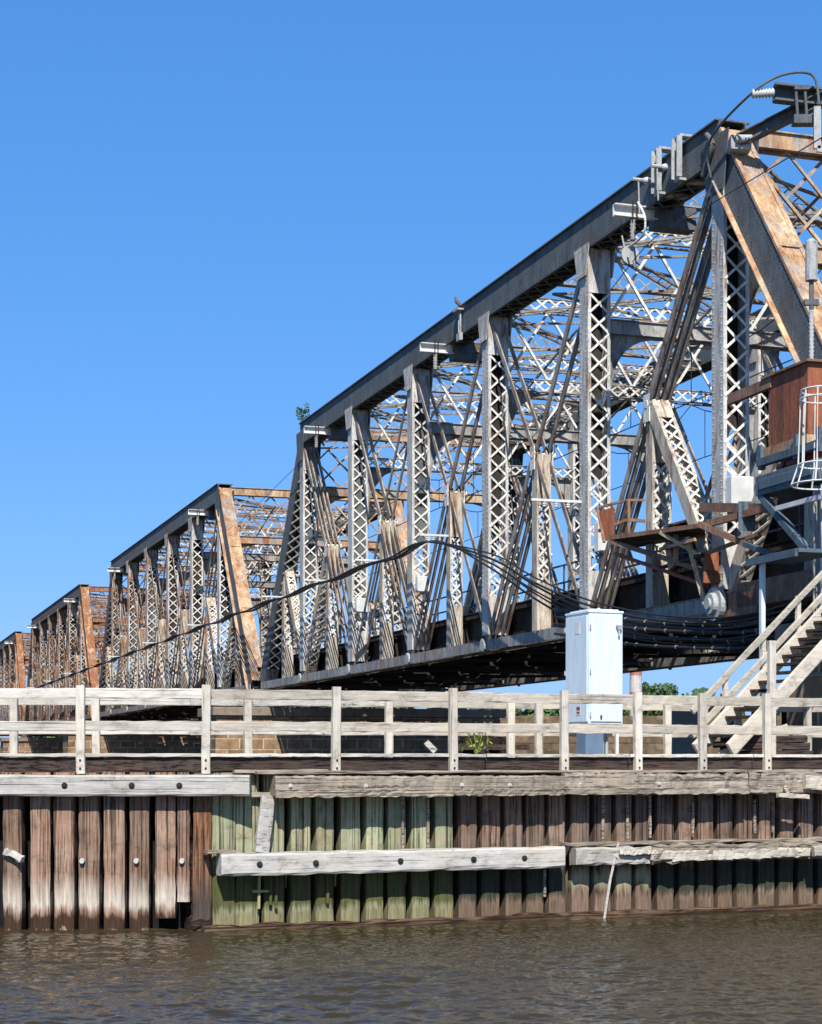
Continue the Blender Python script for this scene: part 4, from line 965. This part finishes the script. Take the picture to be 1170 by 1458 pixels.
# rusted sleeve over near bottom chord panels
r = thing('chord_casing', 'rust-stained heavy casing around the near bottom chord with a large round pin head', 'casing', on_plane(1020, 860, -.1), BRZ)
RO = Vector(r.location)
mb = MB(); mb.box((1.2*P/2-1.2, -.35, -.05), (P*1.35, .5, .62)); mb.build('casing', M['brownrust'], r, bevel=.02)
mb = MB(); mb.box((-P*.55, -.35, .12), (P*.9, .5, .62)); mb.build('casing', M['brownrust'], r, bevel=.02)
mb = MB(); mb.tube([(0,-.05,0),(0,.10,0)], .42, 24); mb.tube([(0,.1,0),(0,.22,0)], [.28,.26], 20); mb.tube([(0,.2,0),(0,.28,0)], .14, 14); mb.build('pin_head', M['grey'], r)
# ------------------------------------------------------------------ control platform at the right
c0 = at(1150, 700, 35.9); r = thing('steel_platform', 'blue-grey steel platform on braced column at the right edge', 'platform', (c0.x, c0.y, 0), BRZ)
# local x = along bridge (away), y = left (towards the water)
def zz(py, Y=36.5): return 2.48+(1084-py)/2500*Y
mb = MB(); z1_, z2_ = zz(684), zz(660)
mb.box((.65, -1.0, (z1_+z2_)/2+.05), (2.5, 2.2, .08)); mb.box((.65, .10, z1_+.05), (2.5, .10, .42)); mb.box((-.55, -1.0, z1_+.05), (.10, 2.1, .42)); mb.box((1.85, -1.0, z1_+.05), (.10, 2.1, .42)); mb.box((.65, .165, z1_+.05), (2.1,.03,.20)); mb.build('deck_frame', M['blue'], r, bevel=.008)
mb = MB()
for x_ in (-.55, .35, 1.8): mb.box((x_, .05, (z1_+zz(650))/2+.4), (.12,.12,zz(650)-z1_))
mb.box((.65, .05, zz(646)), (2.5,.16,.16)); mb.box((.65, -1.9, zz(646)), (2.5,.16,.16)); mb.build('upper_frame', M['blue'], r)
for (x_, y_) in ((-.35, -.15), (2.2, -1.8)):
    mb = MB(); mb.box((x_, y_, zz(700)/2+1), (.30,.05,zz(700)-2)); mb.box((x_-.14, y_, zz(700)/2+1), (.03,.30,zz(700)-2)); mb.box((x_+.14, y_, zz(700)/2+1), (.03,.30,zz(700)-2)); mb.build('column', M['grey'] if y_ > -1 else M['blue'], r)
for yb in (.05, -1.9): mb = MB(); mb.beam((1.8, yb, z1_-.15), (-.2, yb, zz(795)), .14, .16, (0,1,0)); mb.build('brace', M['blue'], r)
mb = MB(); mb.box((1.2, -.55, z2_+.42), (.6,.12,.18)); mb.build('white_box', M['white'], r)
mb = MB(); mb.tube([(.2,-.45,z2_+.16),(1.4,-.45,z2_+.16)], [.17,.15], 12); mb.tube([(1.4,-.45,z2_+.16),(1.9,-.45,z2_+.12)], [.11,.1], 10); mb.build('red_motor', M['red'], r, True)
mb = MB(); mb.beam((-.8, .15, zz(711,35.5)), (-1.0, -1.8, zz(711,35.5)), .12, .14); mb.beam((-.8,.15,zz(711,35.5)), (1.0,.15,zz(711,35.5)), .08, .1); mb.build('walk_rail', M['white'], r)
# rusty tank
r = thing('rusty_tank', 'large rust-red steel box on the platform at the right edge', 'tank', (c0.x, c0.y, zz(618,35.9)), BRZ); hh = zz(515,35.9)-zz(618,35.9)
mb = MB(); mb.box((.80, -.85, hh/2), (1.60, 1.7, hh)); mb.build('body', M['rust'], r, bevel=.012)
mb = MB(); mb.box((.85, -.85, hh+.02), (1.9, 1.85, .05)); mb.box((2.4, -.02, hh-.12), (1.9,.12,.22)); mb.build('top_angle', M['brownrust'], r)
mb = MB(); mb.box((.85, -.8, -.12), (1.8, 1.7, .22)); mb.build('base_angle', M['tan'], r)
# insulator bushings standing on the tank
for (x_, y_, py0, py1, lb_) in ((.25, -.35, 515, 430, 'left insulator column on the rusty tank'), (-.1, -1.0, 512, 425, 'right insulator column on the rusty tank')):
    b0 = Vector((c0.x, c0.y, 0))+D*(x_+.2)-N*y_; r = thing('insulator_column', lb_, 'insulator', (b0.x, b0.y, zz(515,35.9)+.05), 0, 'insulator columns on the tank')
    mb = MB(); ins(mb, (0,0,0), (0,0,1.15), .06, 14); mb.build('porcelain', M['grey'], r, True)
    mb = MB(); mb.tube([(0,0,1.15),(0,0,1.75)], .05, 8); mb.box((0,0,1.3), (.3,.1,.12)); mb.build('terminal', M['chord'], r)
    mb = MB(); mb.tube([(0,0,1.75),(0,0,2.55),(0,0,2.62)], [.13,.13,.05], 12); mb.build('cap_cylinder', M['grey'], r)
# caged ladder
lc = at(1172, 0, 33.5); r = thing('caged_ladder', 'white ladder cage flaring at its bottom, at the right edge', 'ladder', (lc.x, lc.y, zz(690,33.5)), R(15))
H = zz(556,33.5)-zz(690,33.5); rad = .42
mb = MB()
def ringp(z_, ra, n=24): return [(math.cos(2*math.pi*k/n)*ra, math.sin(2*math.pi*k/n)*ra, z_) for k in range(n+1)]
for z_, ra in ((0, .60), (.38, .47), (H, rad), (H*.98-.12, rad)): mb = MB(); mb.tube(ringp(z_, ra), .018, 5); mb.build('hoop', M['white'], r)
mb = MB()
for k in range(10):
    a = 2*math.pi*k/10+.2; mb.tube([(math.cos(a)*.60, math.sin(a)*.60, 0), (math.cos(a)*.47, math.sin(a)*.47, .38), (math.cos(a)*rad, math.sin(a)*rad, H)], .016, 5)
mb.build('cage_bar', M['white'], r)
mb = MB()
for y_ in (-.2, .2): mb.beam((.36, y_, -2.4), (.36, y_, H+.5), .05, .02, Xv)
for k in range(16): mb.tube([(.36,-.2,-2.3+k*.3), (.36,.2,-2.3+k*.3)], .012, 5)
mb.build('ladder', M['white'], r)
# small shelf table above the stairs
c = at(1130, 792, 34); r = thing('steel_shelf', 'small blue-grey shelf platform on two thin legs above the stairs', 'platform', (c.x, c.y, 2.6), BRZ)
h_ = c.z-2.6; mb = MB(); mb.box((0,0,h_), (1.9,1.0,.07)); mb.box((0,.5,h_-.05), (1.9,.06,.14)); mb.build('top', M['blue'], r)
mb = MB(); mb.beam((.6,.35,0), (.6,.35,h_), .09, .09, Xv); mb.build('leg', M['cabinet'], r)
mb = MB(); mb.beam((-.75,-.3,0), (-.75,-.3,h_+.1), .12, .12, Xv); mb.build('leg', M['grey'], r)
# rusty loop rail beside the stairs
c = at(1160, 880, 33); mb = MB(); mb.tube([at(1155,905,33), at(1155,868,33), at(1168,850,33.1), at(1185,845,33.3)], .035, 6); mb.tube([at(1155,905,33), at(1185,907,33.3)], .03, 6); tag(mb.build('pipe_rail', M['brownrust']), 'rusty bent pipe rail at the top of the stairs', 'rail')
